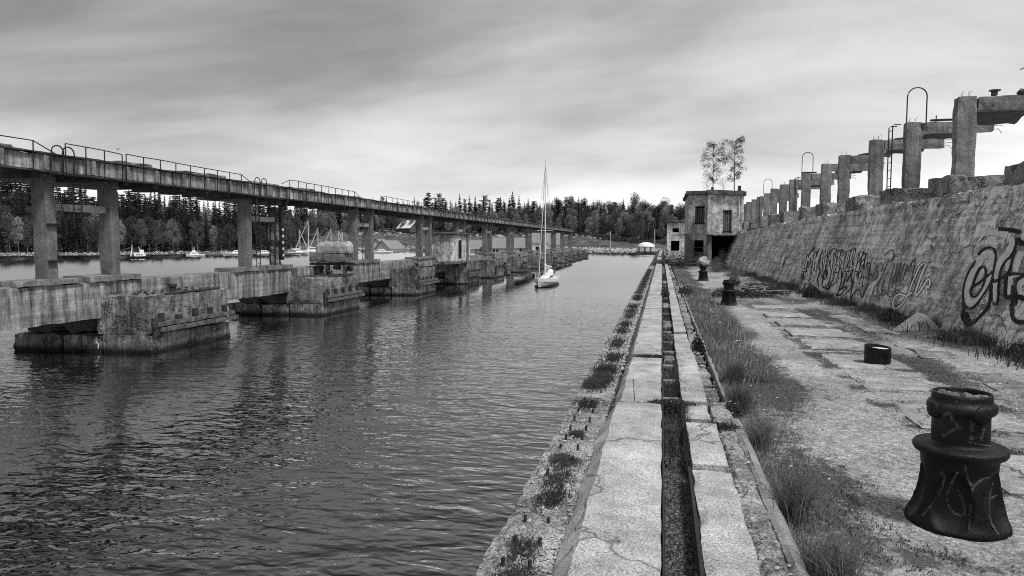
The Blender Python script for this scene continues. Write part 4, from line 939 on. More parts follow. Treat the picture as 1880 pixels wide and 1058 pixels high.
# ---------------------------------------------------------------- paving slabs in the gravel
PV = [((1415, 583), (1495, 583), 22.9, 23.9), ((1420, 600), (1500, 600), 20.5, 21.6), ((1455, 617), (1565, 617), 18.3, 19.8), ((1500, 637), (1590, 640), 16.3, 17.9), ((1535, 668), (1662, 675), 14.0, 15.7),
      ((1575, 705), (1690, 705), 12.0, 13.2), ((1640, 770), (1740, 775), 9.6, 11.0), ((0, 0), (0, 0), 7.2, 8.6), ((0, 0), (0, 0), 26.0, 27.4), ((0, 0), (0, 0), 29.8, 31.2)]
nmz = ['two back from the drum and thin', 'thin pale slab behind the second one', 'wide one behind the drum', 'just behind the black drum', 'under the black drum', 'right in front of the drum', 'between the drum and the near bollard', 'behind the near bollard at the right', 'far one by the brush heap', 'farthest pale one']
for k, (_, _, a, b_) in enumerate(PV):
    x0_, x1_ = 3.30+0.12*nn(k*2.2, 0), 4.62+0.25*nn(k*1.3, 4); zz = 1.928+0.012*nn(k*5, 5)+(0.045 if 1 <= k <= 2 or k == 0 else 0)
    th = 0.03*nn(k*3.3, 7)
    o = MB().rbox(x0_, x1_, a, b_, 1.86, zz, 0.10, 0.012, 0.035, lambda p, th=th, a=a: (p[0]+th*(p[1]-a), p[1]-th*(p[0]-3.9), p[2]+th*0.5*(p[0]-3.9)), 2.5).build('paving_slab', M['paver'])
    tag(o, 'pale flat concrete paving slab set in gravel, '+nmz[k], 'paving slab', 'paving slabs set in the gravel')
nm2 = ['nearest', 'middle', 'farthest']
for k, (a, b_) in enumerate(((9.0, 14.0), (15.5, 17.6), (19.5, 24))):
    o = MB().rbox(5.35, 6.1, a, b_, 1.80, 1.935, 0.12, 0.02, 0.05, lambda p: (p[0]+0.22*nn(p[1], 0), p[1], p[2]-.02*nn(p[1]*2, p[0]*2)), 2.0).build('sunken_slab', M['ledge'])
    tag(o, 'cracked half-buried concrete strip near the wall foot, %s of three' % nm2[k], 'sunken slab', 'half-buried concrete strips')
tag(MB().rbox(1.62, 1.78, 21, 35, 1.80, 1.95, 0.2, 0.02, 0.05, lambda p: (p[0]+0.02*(p[1]-21)*0.4+0.05*nn(p[1]*.6, 0), p[1], p[2]+0.05*nn(p[1]*0.9, 3)-0.02), 2.0).build('kerb_stone', M['slab']), 'thin broken pale kerb line beside the long grass', 'kerb')
#==PLANTS==
# ---------------------------------------------------------------- grass and weeds
def blades(mb, n, place, h0, h1, wd, lean=0.5, zf=gz, wind=(0.25, 0.1)):
    for _ in range(n):
        q = place()
        if q is None: continue
        x, y = q[0], q[1]; z = zf(x, y)-0.01; hh_ = random.uniform(h0, h1)*(q[2] if len(q) > 2 else 1); a = random.random()*6.283
        dx, dy = math.cos(a)*lean*random.random()+wind[0]*random.random(), math.sin(a)*lean*random.random()+wind[1]
        s_ = random.random()*6.283; ux, uy = math.cos(s_)*wd, math.sin(s_)*wd
        k1, k2 = 0.5, 1.0
        vs = [(x-ux, y-uy, z), (x+ux, y+uy, z), (x+ux*.8+dx*hh_*.28, y+uy*.8+dy*hh_*.28, z+hh_*.55), (x-ux*.8+dx*hh_*.28, y-uy*.8+dy*hh_*.28, z+hh_*.55), (x+dx*hh_, y+dy*hh_, z+hh_*(1-0.25*(abs(dx)+abs(dy))))]
        mb.add(vs, [(0, 1, 2, 3), (3, 2, 4)])
def strip_edge(y): return interp([(4, 1.22), (5.1, 1.38), (7.8, 1.62), (10, 1.85), (13.5, 2.0), (20.3, 2.2), (33, 1.95), (56, 1.8)], y)
def pl():
    y = 3.2*(60/3.2)**random.random(); e = strip_edge(y); x = 1.03+(e-1.03)*random.random()**1.5*(0.95+0.25*nn(y*0.9, 1)); x += 0.05*nn(y*4, 0)
    q_ = nn(x*1.6, y*0.8, 4); t_ = (x-1.03)/(e-1.03)
    if q_+0.45-0.9*t_ < random.uniform(-.35, .25): return None
    return (x, y, max(.35, .65+0.9*q_-.35*t_))
g = MB(); blades(g, 8000, pl, 0.06, 0.28, 0.0045, 1.1)
for _ in range(4000): # coarse far blades, wider
    y = random.uniform(12, 60); e = strip_edge(y); x = 1.0+(e-1.0)*random.random()
    blades(g, 1, lambda: (x, y, 1), 0.12, 0.3, 0.012, 0.6)
tag(g.build('long_grass', M['grass']), kind='stuff')
# tufts hanging over the kerb: distinct big clumps
tuftp = [(1.12, 6.2), (1.15, 8.3), (1.1, 10.1), (1.18, 4.9), (1.2, 12.0)]
tl = ['arching tuft of long pale grass beside the widest slab gap', 'dense tuft of long grass against the outer kerb', 'tall grass tuft by the broken end of the strip', 'lowest grass tuft at the bottom of the picture by the kerb end', 'spreading tuft farther along the kerb']
for (x, y), lb in zip(tuftp, tl):
    g = MB(); blades(g, 420, lambda: (x+random.gauss(0, .06), y+random.gauss(0, .13), 1), 0.28, 0.55, 0.004, 0.85, gz, (0.25, -0.1))
    tag(g.build('grass_tuft', M['grass']), lb, 'grass tuft', 'big grass tufts along the kerb')
# short moss and weeds over the gravel
g = MB()
def pm():
    y = 4.2*(62/4.2)**random.random(); x = random.uniform(1.0, wall_front(y)+0.1)
    m_ = moss(x, y)+0.35*nn(x*3, y*3)
    return (x, y, 0.5+0.8*m_) if m_ > 0.50 else None
blades(g, 120000, pm, 0.012, 0.055, 0.0045, 1.0)
tag(g.build('ground_weeds', M['weed']), kind='stuff')
g = MB()
def pw():
    y = 14*(67/14)**random.random(); x = wall_front(y)-abs(random.gauss(0, .35))+0.05
    return (x, y, 1.0) if nn(y*0.7, 2)+0.25*nn(y*3, 4) > -0.12 else None
blades(g, 9000, pw, 0.08, 0.4, 0.010, 0.7)
tag(g.build('wall_foot_weeds', M['weed']), kind='stuff')
# ledge and slot weeds
g = MB(); cl_ = [(-1.0, 4.55, .16), (-1.03, 5.05, .12), (-1.0, 6.05, .12), (-.93, 6.2, .12), (-1.0, 6.6, .15), (-.98, 7.15, .17), (-1.05, 7.3, .13), (-1.0, 8.3, .1), (-1.03, 9.9, .16), (-1.05, 11.3, .3), (-1.0, 11.8, .3), (-.98, 12.6, .25), (-.95, 14, .3)]
for y in range(15, 60, 2): cl_.append((-1.0+0.1*nn(y, 1), y+random.random()*2, .5))
for x, y, s_ in cl_: blades(g, int(1000*s_/.15) if y < 13 else 400, lambda: (max(-1.25, min(-.74, x+random.gauss(0, min(.09, s_*.5)))), y+random.gauss(0, s_*.8), 1), 0.012, 0.055 if y < 10 else .14, 0.004 if y < 13 else .008, 1.5, lambda a, b: 1.93)
tag(g.build('ledge_weeds', M['weed']), kind='stuff')
g = MB()
blades(g, 5000, lambda: (0.05+0.24*random.random(), 3+9*random.random()**0.8, 1), 0.01, 0.06, 0.003, 1, lambda a, b: 1.985)
blades(g, 6000, lambda: (0.05+0.24*random.random(), random.uniform(7, 50), 1), 0.04, 0.16, 0.007, 1, lambda a, b: 1.985)
blades(g, 2500, lambda: (0.31+random.gauss(0, .02), random.uniform(6.7, 9.3), 1), 0.08, 0.24, 0.003, .5, lambda a, b: 2.0)
blades(g, 1300, lambda: (0.31+random.gauss(0, .05), random.uniform(10, 13.5), 1), 0.08, 0.24, 0.005, .5, lambda a, b: 2.0)
tag(g.build('slot_weeds', M['weed']), kind='stuff')
def leafclump(name, c, r, n, lab, cat, group=None, m_='weed', s0=.012, s1=.03, fl=0, h=1.0):
    g = MB()
    for _ in range(n):
        d = Vector((random.gauss(0, 1), random.gauss(0, 1), abs(random.gauss(0, 1))*h)); d.normalize(); d *= random.random()**.5
        p = Vector(c)+Vector((d.x*r[0], d.y*r[1], d.z*r[2])); s_ = random.uniform(s0, s1)
        u = Vector((random.gauss(0, 1), random.gauss(0, 1), random.gauss(0, 1))).normalized()*s_; w_ = u.cross(Vector((random.gauss(0, 1), random.gauss(0, 1), random.gauss(0, 1)))).normalized()*s_*.5
        g.add([p-u, p+w_, p+u, p-w_], [(0, 1, 2, 3)])
    for _ in range(14): 
        a = random.random()*6.28; e = Vector(c)+Vector((math.cos(a)*r[0]*.8, math.sin(a)*r[1]*.8, r[2]*random.random())); g.tube([c, e], s0*.25, 3)
    o = g.build(name, M[m_]); tag(o, lab, cat, group)
    if fl:
        g = MB()
        for _ in range(fl):
            a = random.random()*6.28; p = Vector(c)+Vector((math.cos(a)*r[0]*random.random(), math.sin(a)*r[1]*random.random(), r[2]*random.uniform(.7, 1.2))); g.rock(p, s1*.35, 1, 1, .6)
        f = g.build('flower', M['flower'], o); f['kind'] = 'stuff'
    return o
leafclump('weed_clump', (0.16, 9.32, 2.05), (.42, .14, .15), 2600, 'leafy weed clump growing across the joint between the near slabs', 'weeds', None, 'weed', .008, .022, 6)
leafclump('weed_clump', (-0.2, 13.25, 2.02), (.38, .2, .14), 1200, 'low weeds filling the wide gap in the left slabs', 'weeds', None, 'weed', .01, .028)
leafclump('weed_clump', (0.17, 15.9, 2.02), (.14, .35, .24), 900, 'pale flowering weed growing in the rail slot', 'weeds', None, 'grass', .012, .03, 5)
leafclump('weed_clump', (0.78, 15.0, 2.03), (.14, .5, .26), 900, 'white-flowered weed on the broken strip right of the slabs', 'weeds', None, 'weed', .012, .03, 9)
leafclump('weed_clump', (0.16, 29, 2.05), (.2, .6, .4), 700, 'rounded pale bush in the rail slot far down the quay', 'bush', None, 'weed', .02, .05)
leafclump('weed_clump', (1.05, 31, 2.05), (.35, 1.0, .35), 1100, 'bushy weed with many white flowers beside the curb', 'weeds', None, 'weed', .02, .05, 22)
leafclump('weed_clump', (0.72, 8.42, 2.08), (.26, .16, .05), 900, 'dark low weeds in the broken gap of the right slabs', 'weeds', None, 'weed', .006, .018)
leafclump('weed_clump', (1.0, 9.6, 2.0), (.16, .3, .13), 1300, 'dark leafy weeds at the broken end of the right strip', 'weeds', None, 'weed', .01, .025, 4)
g = MB(); g.tube([(-.34, 9.42, 2.1), (-.36, 9.42, 2.43)], .007, 5, .004); g.tube([(-.34, 9.42, 2.25), (-.26, 9.4, 2.34)], .002, 4); tag(g.build('dead_stalk', M['bark']), 'single dry upright stalk at the joint of the left slabs', 'stalk')
for i, (x, y, r_, hh_, lb) in enumerate(((3.4, 31.0, 1.3, .40, 'wide heap of cut brush and branches behind the middle bollard'), (4.6, 33.5, 1.3, .45, 'flatter brush heap nearer the wall foot'), (3.3, 33.4, .4, .75, 'upright leafy shoot above the brush heap'), (5.1, 50, .9, 1.1, 'leafy bush growing beside the far end of the wall'),
                                     (4.2, 56, .7, 1.3, 'tall leafy plant in front of the dark porch'), (5.0, 60, .5, 1.9, 'slim tall plant beside the porch opening'), (1.6, 62, .9, 1.6, 'bush growing before the small gatehouse'), (0.4, 70, .8, 1.7, 'bush on the curb below the gatehouse window'), (6.35, 31.5, .35, .5, 'dark weed bush against the graffiti wall'), (6.75, 22.4, .28, .4, 'weed bush against the wall under the white tag'))):
    leafclump('shrub', (x, y, gz(x, y)-.05), (r_, r_*1.3, hh_), 2600 if r_ > 1 else 1100, lb, 'shrub', 'shrubs growing on the quay', 'weed' if i not in (3, 4) else 'grass', .03, .075, 14 if i in (0, 3) else 0)
g = MB()
for _ in range(70):
    a = random.random()*6.28; r_ = random.random()*1.5; c_ = Vector((3.6+r_*math.cos(a), 31.2+1.6*r_*math.sin(a), 2.0+.35*random.random())); b_ = random.random()*6.28; e = c_+Vector((math.cos(b_), math.sin(b_), .25*random.random()))*random.uniform(.4, 1.1)
    g.tube([c_, e], .014, 4, .005)
tag(g.build('brushwood', M['birchbark']), 'dry pale branches sticking out of the brush heap', 'brushwood')
# loose pebbles
g = MB()
for _ in range(4200):
    y = 4.2*(22/4.2)**random.random(); x = random.uniform(1.1, 7.2)
    if moss(x, y) > .62 and random.random() < .7: continue
    r_ = random.choice((.006, .008, .010, .014)); s_ = random.random()*9; z = gz(x, y)
    vs = [(x+r_*(.8+.4*math.sin(s_)), y, z+.2*r_), (x, y+r_*(.9+.4*math.cos(s_)), z+.3*r_), (x-r_, y+.2*r_, z), (x+.2*r_, y-r_, z+.1*r_), (x+.1*r_, y, z+r_*.9)]
    g.add(vs, [(0, 1, 4), (1, 2, 4), (2, 3, 4), (3, 0, 4)])
tag(g.build('pebbles', M['granite']), kind='stuff')
g = MB()
for _ in range(160):
    y = 7*(40/7)**random.random(); x = random.uniform(1.3, 2.4) if random.random() < .6 else random.uniform(3, 6.5); g.rock((x, y, gz(x, y)+.05+.06*random.random()), .009+.0005*y, 1, 1, .5)
tag(g.build('small_white_flowers', M['flower']), kind='stuff')
#==BOATS==
def hull(mb, L_, Bm, fb, loc, rz, n=22, sheer=.25, transom=.7, draft=.4, rake=.10):
    c, s_ = math.cos(rz), math.sin(rz)
    T = lambda x, y, z: (loc[0]+x*c-y*s_, loc[1]+x*s_+y*c, loc[2]+z)
    vs = []; k = 9; rows = []
    for i in range(n+1):
        t = i/n; x = L_*(t-.5)                       # stern at -L/2, bow at +L/2
        hb = Bm/2*(transom+(1-transom)*math.sin(math.pi*min(1, t/.55)/2) if t < .55 else max(0.01, 1-((t-.55)/.45)**2.1))
        zt = fb*(1+sheer*(abs(t-.35)/.65)**2)
        for j in range(k):
            u = j/(k-1); a = (u*2-1)
            prof = abs(a)**.55; z = -draft*(1-prof)*(1-.7*t**3)+zt*max(0, (abs(a)-.35)/.65)**1.0*1 if abs(a) > .35 else -draft*(1-prof)
            yy = hb*math.copysign(min(1, abs(a)*1.35)**.8, a)
            z = lerp(-draft*(1-t**2*.8), zt, abs(a)**1.1)
            xx = x+(rake*L_*abs(a)**1.0*(t**6))-(.03*L_*(abs(a))*(1-t)**8)
            vs.append(T(xx, yy, z))
    fs = []
    for i in range(n):
        for j in range(k-1): a = i*k+j; fs.append((a, a+1, a+k+1, a+k))
        fs.append((i*k, (i+1)*k, (i+1)*k+k-1, i*k+k-1)[::-1])
    fs.append(tuple(range(k)))
    mb.add(vs, fs); return T
def sailboat(loc, rz, L_, mh, label, detail=True, dark=False):
    t = thing('sailing_boat', loc, label, 'sailboat', None if detail else 'boats moored along the far shore')
    g = MB(); T = hull(g, L_, L_*.30, L_*.115, loc, rz, transom=.62); g.build('hull', M['white'], t, smooth=False)
    fb = L_*.115
    if detail:
        g = MB(); T2 = hull(g, L_*.992, L_*.3025, .14, (loc[0], loc[1], -.02), rz, transom=.62, sheer=0.0, draft=.42, rake=.02); g.build('waterline_band', M['steel'], t)
    g = MB()
    vs = [T(x, y, z) for x, y, z in ((-.12*L_, -.09*L_, fb), (.24*L_, -.05*L_, fb*1.1), (.24*L_, .05*L_, fb*1.1), (-.12*L_, .09*L_, fb), (-.12*L_, -.075*L_, fb+.42), (.17*L_, -.035*L_, fb+.30), (.17*L_, .035*L_, fb+.30), (-.12*L_, .075*L_, fb+.42))]
    g.add(vs, [(0, 1, 5, 4), (1, 2, 6, 5), (2, 3, 7, 6), (3, 0, 4, 7), (4, 5, 6, 7)]); cb = g.build('cabin', M['white'], t)
    if detail:
        g = MB()
        for sgn in (-1, 1):
            for x in (-.07, .0, .07): g.add([T(x*L_, sgn*(.084*L_-.12*abs(x)), fb+.14), T((x+.045)*L_, sgn*(.080*L_-.12*abs(x)), fb+.14), T((x+.045)*L_, sgn*(.078*L_-.12*abs(x)), fb+.30), T(x*L_, sgn*(.081*L_-.12*abs(x)), fb+.30)], [(0, 1, 2, 3)])
        g.build('window', M['glass'], cb)
        g = MB(); pr = []
        for i in range(7):
            a = math.pi*i/6; pr.append((math.cos(a)*.085*L_, math.sin(a)*.85))
        vs = [T(-.13*L_, a, fb+.28+b_*.55) for a, b_ in pr]+[T(-.24*L_, a, fb+.28+b_*.75) for a, b_ in pr]+[T(-.05*L_, a*.9, fb+.30+b_*.12) for a, b_ in pr]
        fs = [(i, i+1, i+8, i+7) for i in range(6)]+[(14+i, 15+i, i+1, i) for i in range(6)]
        g.add(vs, fs); sh = g.build('sprayhood', M['canvas'], t)
        g = MB()
        for sgn in (-1, 1): g.add([T(-.15*L_, sgn*.086*L_, fb+.40), T(-.22*L_, sgn*.088*L_, fb+.40), T(-.21*L_, sgn*.078*L_, fb+.72), T(-.15*L_, sgn*.074*L_, fb+.66)], [(0, 1, 2, 3)])
        g.build('hood_window', M['glass'], sh)
    mx = .10*L_
    g = MB(); g.tube([T(mx, 0, fb), T(mx-.02*mh*.2, 0, mh)], .075 if detail else .11, 6, .05 if detail else .08)
    if detail: g.tube([T(mx, 0, mh), T(mx+.35, 0, mh+.12)], .015, 4); g.tube([T(mx-.1, 0, mh), T(mx-.1, 0, mh+.35)], .012, 4)
    g.build('mast', M['white'], t)
    g = MB(); sz = mh*.45; g.tube([T(mx, -.12*L_, sz), T(mx, .12*L_, sz)], .025 if detail else .05, 5); g.build('spreader', M['alu'], t)
    g = MB(); g.tube([T(mx-.1, 0, fb+.95), T(-.34*L_, 0, fb+.98)], .05 if detail else .1, 6); bo = g.build('boom', M['alu'], t)
    g = MB(); g.tube([T(mx-.15, 0, fb+1.35), T(mx-.6, 0, fb+1.15), T(-.1*L_, 0, fb+1.14), T(-.32*L_, 0, fb+1.08)], .16, 8, .10); g.build('sail_cover', M['canvas'], t)
    g = MB(); rr = .010 if detail else .03
    for p, q in (((.5*L_*1.08, 0, fb*1.2), (mx, 0, mh*.96)),)+(() if not detail else (((-.49*L_, 0, fb), (mx, 0, mh)), ((mx, -.13*L_, fb), (mx, -.12*L_, sz)), ((mx, .13*L_, fb), (mx, .12*L_, sz)), ((mx, -.12*L_, sz), (mx, 0, mh*.95)), ((mx, .12*L_, sz), (mx, 0, mh*.95)))):
        g.tube([T(*p), T(*q)], rr, 4)
    g.build('rigging', M['rust'] if detail else M['alu'], t)
    g = MB(); g.tube([T(.5*L_*1.05, 0, fb*1.25), T(mx+.05, 0, mh*.93)], .05 if detail else .08, 6, .035); g.build('furled_jib', M['canvas'], t)
    if detail:
        g = MB()
        for sgn in (-1, 1):
            pts = []
            for i in range(7):
                x = lerp(-.47, .42, i/6); y_ = sgn*L_*.15*(.66+.34*math.sin(math.pi*min(1, (x+.5)/.55)/2) if x < .05 else max(.05, 1-((x+.5-.55)/.45)**2.1)); b0 = T(x*L_, y_*.96, fb*1.02); b1_ = T(x*L_, y_*.96, fb+.55); g.tube([b0, b1_], .012, 4); pts.append(b1_)
            g.tube(pts, .007, 4)
        g.tube([T(.5*L_, -.04*L_, fb*1.2), T(.545*L_, -.03*L_, fb+.62), T(.56*L_, 0, fb+.62), T(.545*L_, .03*L_, fb+.62), T(.5*L_, .04*L_, fb*1.2)], .014, 5)
        g.tube([T(-.48*L_, -.1*L_, fb), T(-.5*L_, -.1*L_, fb+.6), T(-.5*L_, .1*L_, fb+.6), T(-.48*L_, .1*L_, fb)], .014, 5)
        g.build('guard_rail', M['alu'], t)
    return t
# near yacht, bow towards the camera and to the left
bow = onz(989.5, 529.4, 0.0)
L_ = 6.5; th = math.atan2(bow.y-0, bow.x-0)            # sight line direction
hd = math.atan2(-bow.y, -bow.x)-R(13)                      # heading of the bow: towards the viewer, turned left
ctr = (bow.x-math.cos(hd)*L_/2, bow.y-math.sin(hd)*L_/2, 0)
sailboat(ctr, hd, L_, 12.1, 'small white sailing yacht with sails furled, bow towards us, in mid channel')
# far moored boats
def motor(loc, rz, L_, label, kind=0):
    t = thing('motor_boat', loc, label, 'motor boat', 'boats moored along the far shore')
    g = MB(); T = hull(g, L_, L_*.3, L_*.12, loc, rz, transom=.85); g.build('hull', M['white'] if kind != 1 else M['steel'], t); fb = L_*.12
    g = MB()
    def bx_(x0, x1, hw, z0_, z1_, tp_=.1): g.add([T(x, y, z) for x, y, z in ((x0*L_, -hw*L_, z0_), (x1*L_, -hw*L_, z0_), (x1*L_, hw*L_, z0_), (x0*L_, hw*L_, z0_), ((x0+tp_*.3)*L_, -hw*.85*L_, z1_), ((x1-tp_)*L_, -hw*.85*L_, z1_), ((x1-tp_)*L_, hw*.85*L_, z1_), ((x0+tp_*.3)*L_, hw*.85*L_, z1_))], [(0, 1, 5, 4), (1, 2, 6, 5), (2, 3, 7, 6), (3, 0, 4, 7), (4, 5, 6, 7)])
    if kind == 1: bx_(-.30, .22, .10, fb, fb+.8, .03); bx_(-.05, .15, .08, fb+.8, fb+1.7, .02)
    elif kind == 2: bx_(-.25, .2, .11, fb, fb+.8, .12)
    else: bx_(-.32, .25, .11, fb, fb+.65, .14); bx_(-.2, .08, .08, fb+.65, fb+1.25, .08)
    g.build('cabin', M['white'], t)
    g = MB()
    for x in (-.2, -.1, 0.0):
        for sgn in (-1, 1): g.add([T(x*L_, sgn*.112*L_, fb+.3), T((x+.07)*L_, sgn*.112*L_, fb+.3), T((x+.07)*L_, sgn*.108*L_, fb+.55), T(x*L_, sgn*.108*L_, fb+.55)], [(0, 1, 2, 3)])
    g.build('window', M['glass'], t)
    if kind != 2:
        g = MB(); g.tube([T(-.05*L_, 0, fb+1.2), T(-.08*L_, 0, fb+2.6 if kind else fb+2.2)], .07, 5)
        if kind == 1: g.tube([T(-.42*L_, 0, fb), T(-.38*L_, 0, fb+2.8)], .08, 5); g.tube([T(-.46*L_, -.8, fb), T(-.38*L_, 0, fb+1.9), T(-.3*L_, .6, fb)], .07, 5)
        g.build('mast', M['alu'], t)
    return t
def at_shore(px, r=None): a = pxaz(px); rr = r if r else interp(SH, px)-8; return (rr*math.sin(a), rr*math.cos(a), 0.0)
side = lambda px: -pxaz(px)  # hull square to the sight line
motor(at_shore(258, 205), side(258), 5.2, 'white workboat with a tall wheelhouse at the left, near the wooded shore', 1)
motor(at_shore(358, 230), side(358), 4.9, 'white motor yacht with a flybridge before the dark trees', 0)
motor(at_shore(434, 240), side(434)+math.pi, 7.5, 'low white motor cruiser partly behind the second column pair', 2)
motor(at_shore(487, 250), side(487), 6.0, 'small white day boat beside the shattered column', 2)
motor(at_shore(645, 265), side(645), 6.0, 'small white boat right of the stacked blocks', 2)
motor(at_shore(702, 265), side(702), 7.0, 'white cabin boat seen between the third pair of columns', 2)
for px, yt, L_, r_, lb in ((547, 423, 7, 258, 'leftmost moored sailboat with a short bare mast'), (572, 405, 11, 262, 'tallest moored sailboat, with a white boom'), (588, 419, 8, 266, 'moored sailboat just right of the tallest mast'),
                       (612, 420, 8, 262, 'moored sailboat with a slanting forestay above the blocks'), (619, 425, 7, 270, 'moored sailboat with a thin mast over the block stack'), (632, 427, 7, 262, 'rightmost moored sailboat of the row')):
    h_ = (445-yt)*r_/1285*1.02+4.3
    sailboat(at_shore(px, r_), side(px)+(.15 if px % 2 else math.pi), L_, h_, lb, False)
g = MB(); a0 = at_shore(378, 243); a1 = at_shore(560, 258)
g.tube([(a0[0], a0[1], .25), ((a0[0]+a1[0])/2, (a0[1]+a1[1])/2+1, .25), (a1[0], a1[1], .25)], .35, 4); tag(g.build('floating_jetty', M['timber']), 'long low floating jetty behind the moored boats', 'jetty')
#==FAR==
def far_house(px, r, wdt, dep, h0, h1, label, rz=0, wallm='wpaint', roofm='sheet', doors=(), z=None):
    a = pxaz(px); c = Vector((r*math.sin(a), r*math.cos(a), 0)); z_ = shore_h(px, r)-.3 if z is None else z
    t = thing('far_building', (c.x, c.y, z_), label, 'building'); ang = -a+rz; ca, sa = math.cos(ang), math.sin(ang)
    T = lambda x, y, zz: (c.x+x*ca-y*sa, c.y+x*sa+y*ca, z_+zz)
    hw, hd_ = wdt/2, dep/2
    g = MB(); g.add([T(x, y, zz) for zz in (0, h0) for x, y in ((-hw, -hd_), (hw, -hd_), (hw, hd_), (-hw, hd_))]+[T(-hw, 0, h1), T(hw, 0, h1)], [(0, 1, 5, 4), (1, 2, 6, 5), (2, 3, 7, 6), (3, 0, 4, 7), (4, 8, 7), (5, 6, 9)]); g.build('wall', M[wallm], t)
    e = .5; k = (h1-h0)/hd_
    g = MB(); g.add([T(x, y, zz) for x, y, zz in ((-hw-e, -hd_-e, h0-k*e+.05), (hw+e, -hd_-e, h0-k*e+.05), (hw+e, 0, h1+.05), (-hw-e, 0, h1+.05), (hw+e, hd_+e, h0-k*e+.05), (-hw-e, hd_+e, h0-k*e+.05))], [(0, 1, 2, 3), (3, 2, 4, 5)])
    v2 = [T(x, y, zz) for x, y, zz in ((-hw-e, -hd_-e, h0-k*e-.15), (hw+e, -hd_-e, h0-k*e-.15), (hw+e, 0, h1-.15), (-hw-e, 0, h1-.15), (hw+e, hd_+e, h0-k*e-.15), (-hw-e, hd_+e, h0-k*e-.15))]
    g.add(v2, [(3, 2, 1, 0), (5, 4, 2, 3)]); g.build('roof', M[roofm], t)
    for x0_, x1_, zb_, zt_ in doors:
        g = MB(); g.add([T(x, -hd_-.06, zz) for x, zz in ((x0_, zb_), (x1_, zb_), (x1_, zt_), (x0_, zt_))], [(0, 1, 2, 3)]); g.build('window' if zb_ > .5 else 'door', M['void'], t)
    return t
dw = lambda *xs: [(x, x+1.0, .9, 2.6) for x in xs]
far_house(878, 330, 17, 12, 3.4, 7.4, 'long pale shed with grey roof, left half behind the trestle columns', 0, doors=dw(-7, -1.5, .5)+[(4.5, 6.5, .1, 2.6)])
far_house(925, 322, 18, 12, 3.4, 8.0, 'long pale shed with striped walls in the middle of the row behind the trestle', 0, doors=dw(-8, -6.5, -5, -3.5, 1, 2.5, 5, 6.5))
far_house(962, 315, 12, 12, 3.2, 7.4, 'pale shed with two small windows left of the yacht', 0, doors=dw(-2, .3, 3))
far_house(992, 300, 7, 10, 6.5, 10.5, 'tall pale block behind the yacht mast', 0, doors=[(-2, -.5, .1, 4.5), (.5, 2, .1, 4.5)])
far_house(1018, 305, 6.5, 10, 3.6, 8.4, 'narrow pale shed between the last trestle columns', 0)
far_house(698, 352, 9, 9, 4.0, 8.0, 'small white boathouse with a dark opening', 1.15, doors=[(-2.5, 1, .1, 3)])
far_house(716, 348, 12, 9, 3.8, 7.6, 'white gabled boathouse with long grey roof', .9)
far_house(753, 430, 13, 10, 3, 7.5, 'dark cottage with a bright roof high on the slope', -.9, 'dark_conc' if False else 'timber', 'alu')
# white tent
t = thing('party_tent', onr(1186, 462, 245), 'white domed tent on the far quay', 'tent'); c = onr(1186, 462, 245); 
g = MB(); n_ = 14; vs = []
for j in range(7):
    b_ = math.pi/2*j/6
    for k in range(n_): a = 2*math.pi*k/n_; vs.append((c.x+3.0*math.cos(b_)*math.cos(a), c.y+3.0*math.cos(b_)*math.sin(a), c.z+1.6+1.7*math.sin(b_)))
g.add(vs, [(j*n_+k, j*n_+(k+1) % n_, (j+1)*n_+(k+1) % n_, (j+1)*n_+k) for j in range(6) for k in range(n_)]); g.build('canopy', M['white'], t)
g = MB()
for k in range(8): a = 2*math.pi*k/8+.2; g.box(c.x+2.8*math.cos(a)-.35, c.x+2.8*math.cos(a)+.35, c.y+2.8*math.sin(a)-.05, c.y+2.8*math.sin(a)+.05, c.z, c.z+1.65)
g.build('side_panel', M['canvas'], t)
g = MB(); g.box(c.x-3.5, c.x+5, c.y-2.5, c.y+4, -1, c.z); tag(g.build('far_jetty', M['dark_conc']), 'dark jetty platform under the white tent', 'jetty')
tag(MB().box(*(lambda q: (q.x-1.2, q.x+1.2, q.y-.5, q.y+.5, .0, .7))(onr(1160, 468, 235))).build('mooring_raft', M['steel']), 'small dark raft left of the tent', 'raft')
for px, y0_, y1_, r_, lb in ((1202, 421, 458, 180, 'twin-armed lamp post rising left of the gatehouse'), (1121, 425, 452, 280, 'lamp post standing on the far rocky shore')):
    q0 = onr(px, y1_, r_); q1 = onr(px, y0_, r_); t = thing('lamp_post', q0, lb, 'lamp post')
    MB().tube([(q0.x, q0.y, q0.z-1.0), q1], .10, 6, .07).build('pole', M['alu'], t); g = MB(); g.box(q1.x-1.1, q1.x-.3, q1.y-.12, q1.y+.12, q1.z-.05, q1.z+.08); g.box(q1.x+.3, q1.x+1.1, q1.y-.12, q1.y+.12, q1.z-.05, q1.z+.08); g.tube([(q1.x-.4, q1.y, q1.z), (q1.x+.4, q1.y, q1.z)], .04, 5); g.build('lamp_head', M['steel'], t)
# stones of the far shore
g = MB()
for _ in range(2600):
    px = random.choice((random.uniform(640, 1215), random.uniform(-30, 560), random.uniform(860, 1215))); rs = interp(SH, px)
    t_ = random.uniform(-1.5, 3) if px < 640 else random.uniform(-1, 17)*random.random()**.3
    a = pxaz(px); r_ = rs+t_+2.2*nn(a*60, 0); z = shore_h(px, rs+t_)
    g.rock((r_*math.sin(a), r_*math.cos(a), z+.05), random.uniform(.25, .8) if px > 640 else random.uniform(.15, .4), random.random()*60, 1, .7)
tag(g.build('shore_stones', M['stone']), kind='stuff')
g = MB()
for _ in range(260):
    px = random.uniform(640, 1110); rs = interp(SH, px); t_ = random.uniform(55, 75); a = pxaz(px); r_ = rs+t_; g.rock((r_*math.sin(a), r_*math.cos(a), shore_h(px, r_)+.2), random.uniform(.4, 1.1), random.random()*60, 1, .6)
tag(g.build('field_stones', M['stone']), kind='stuff')
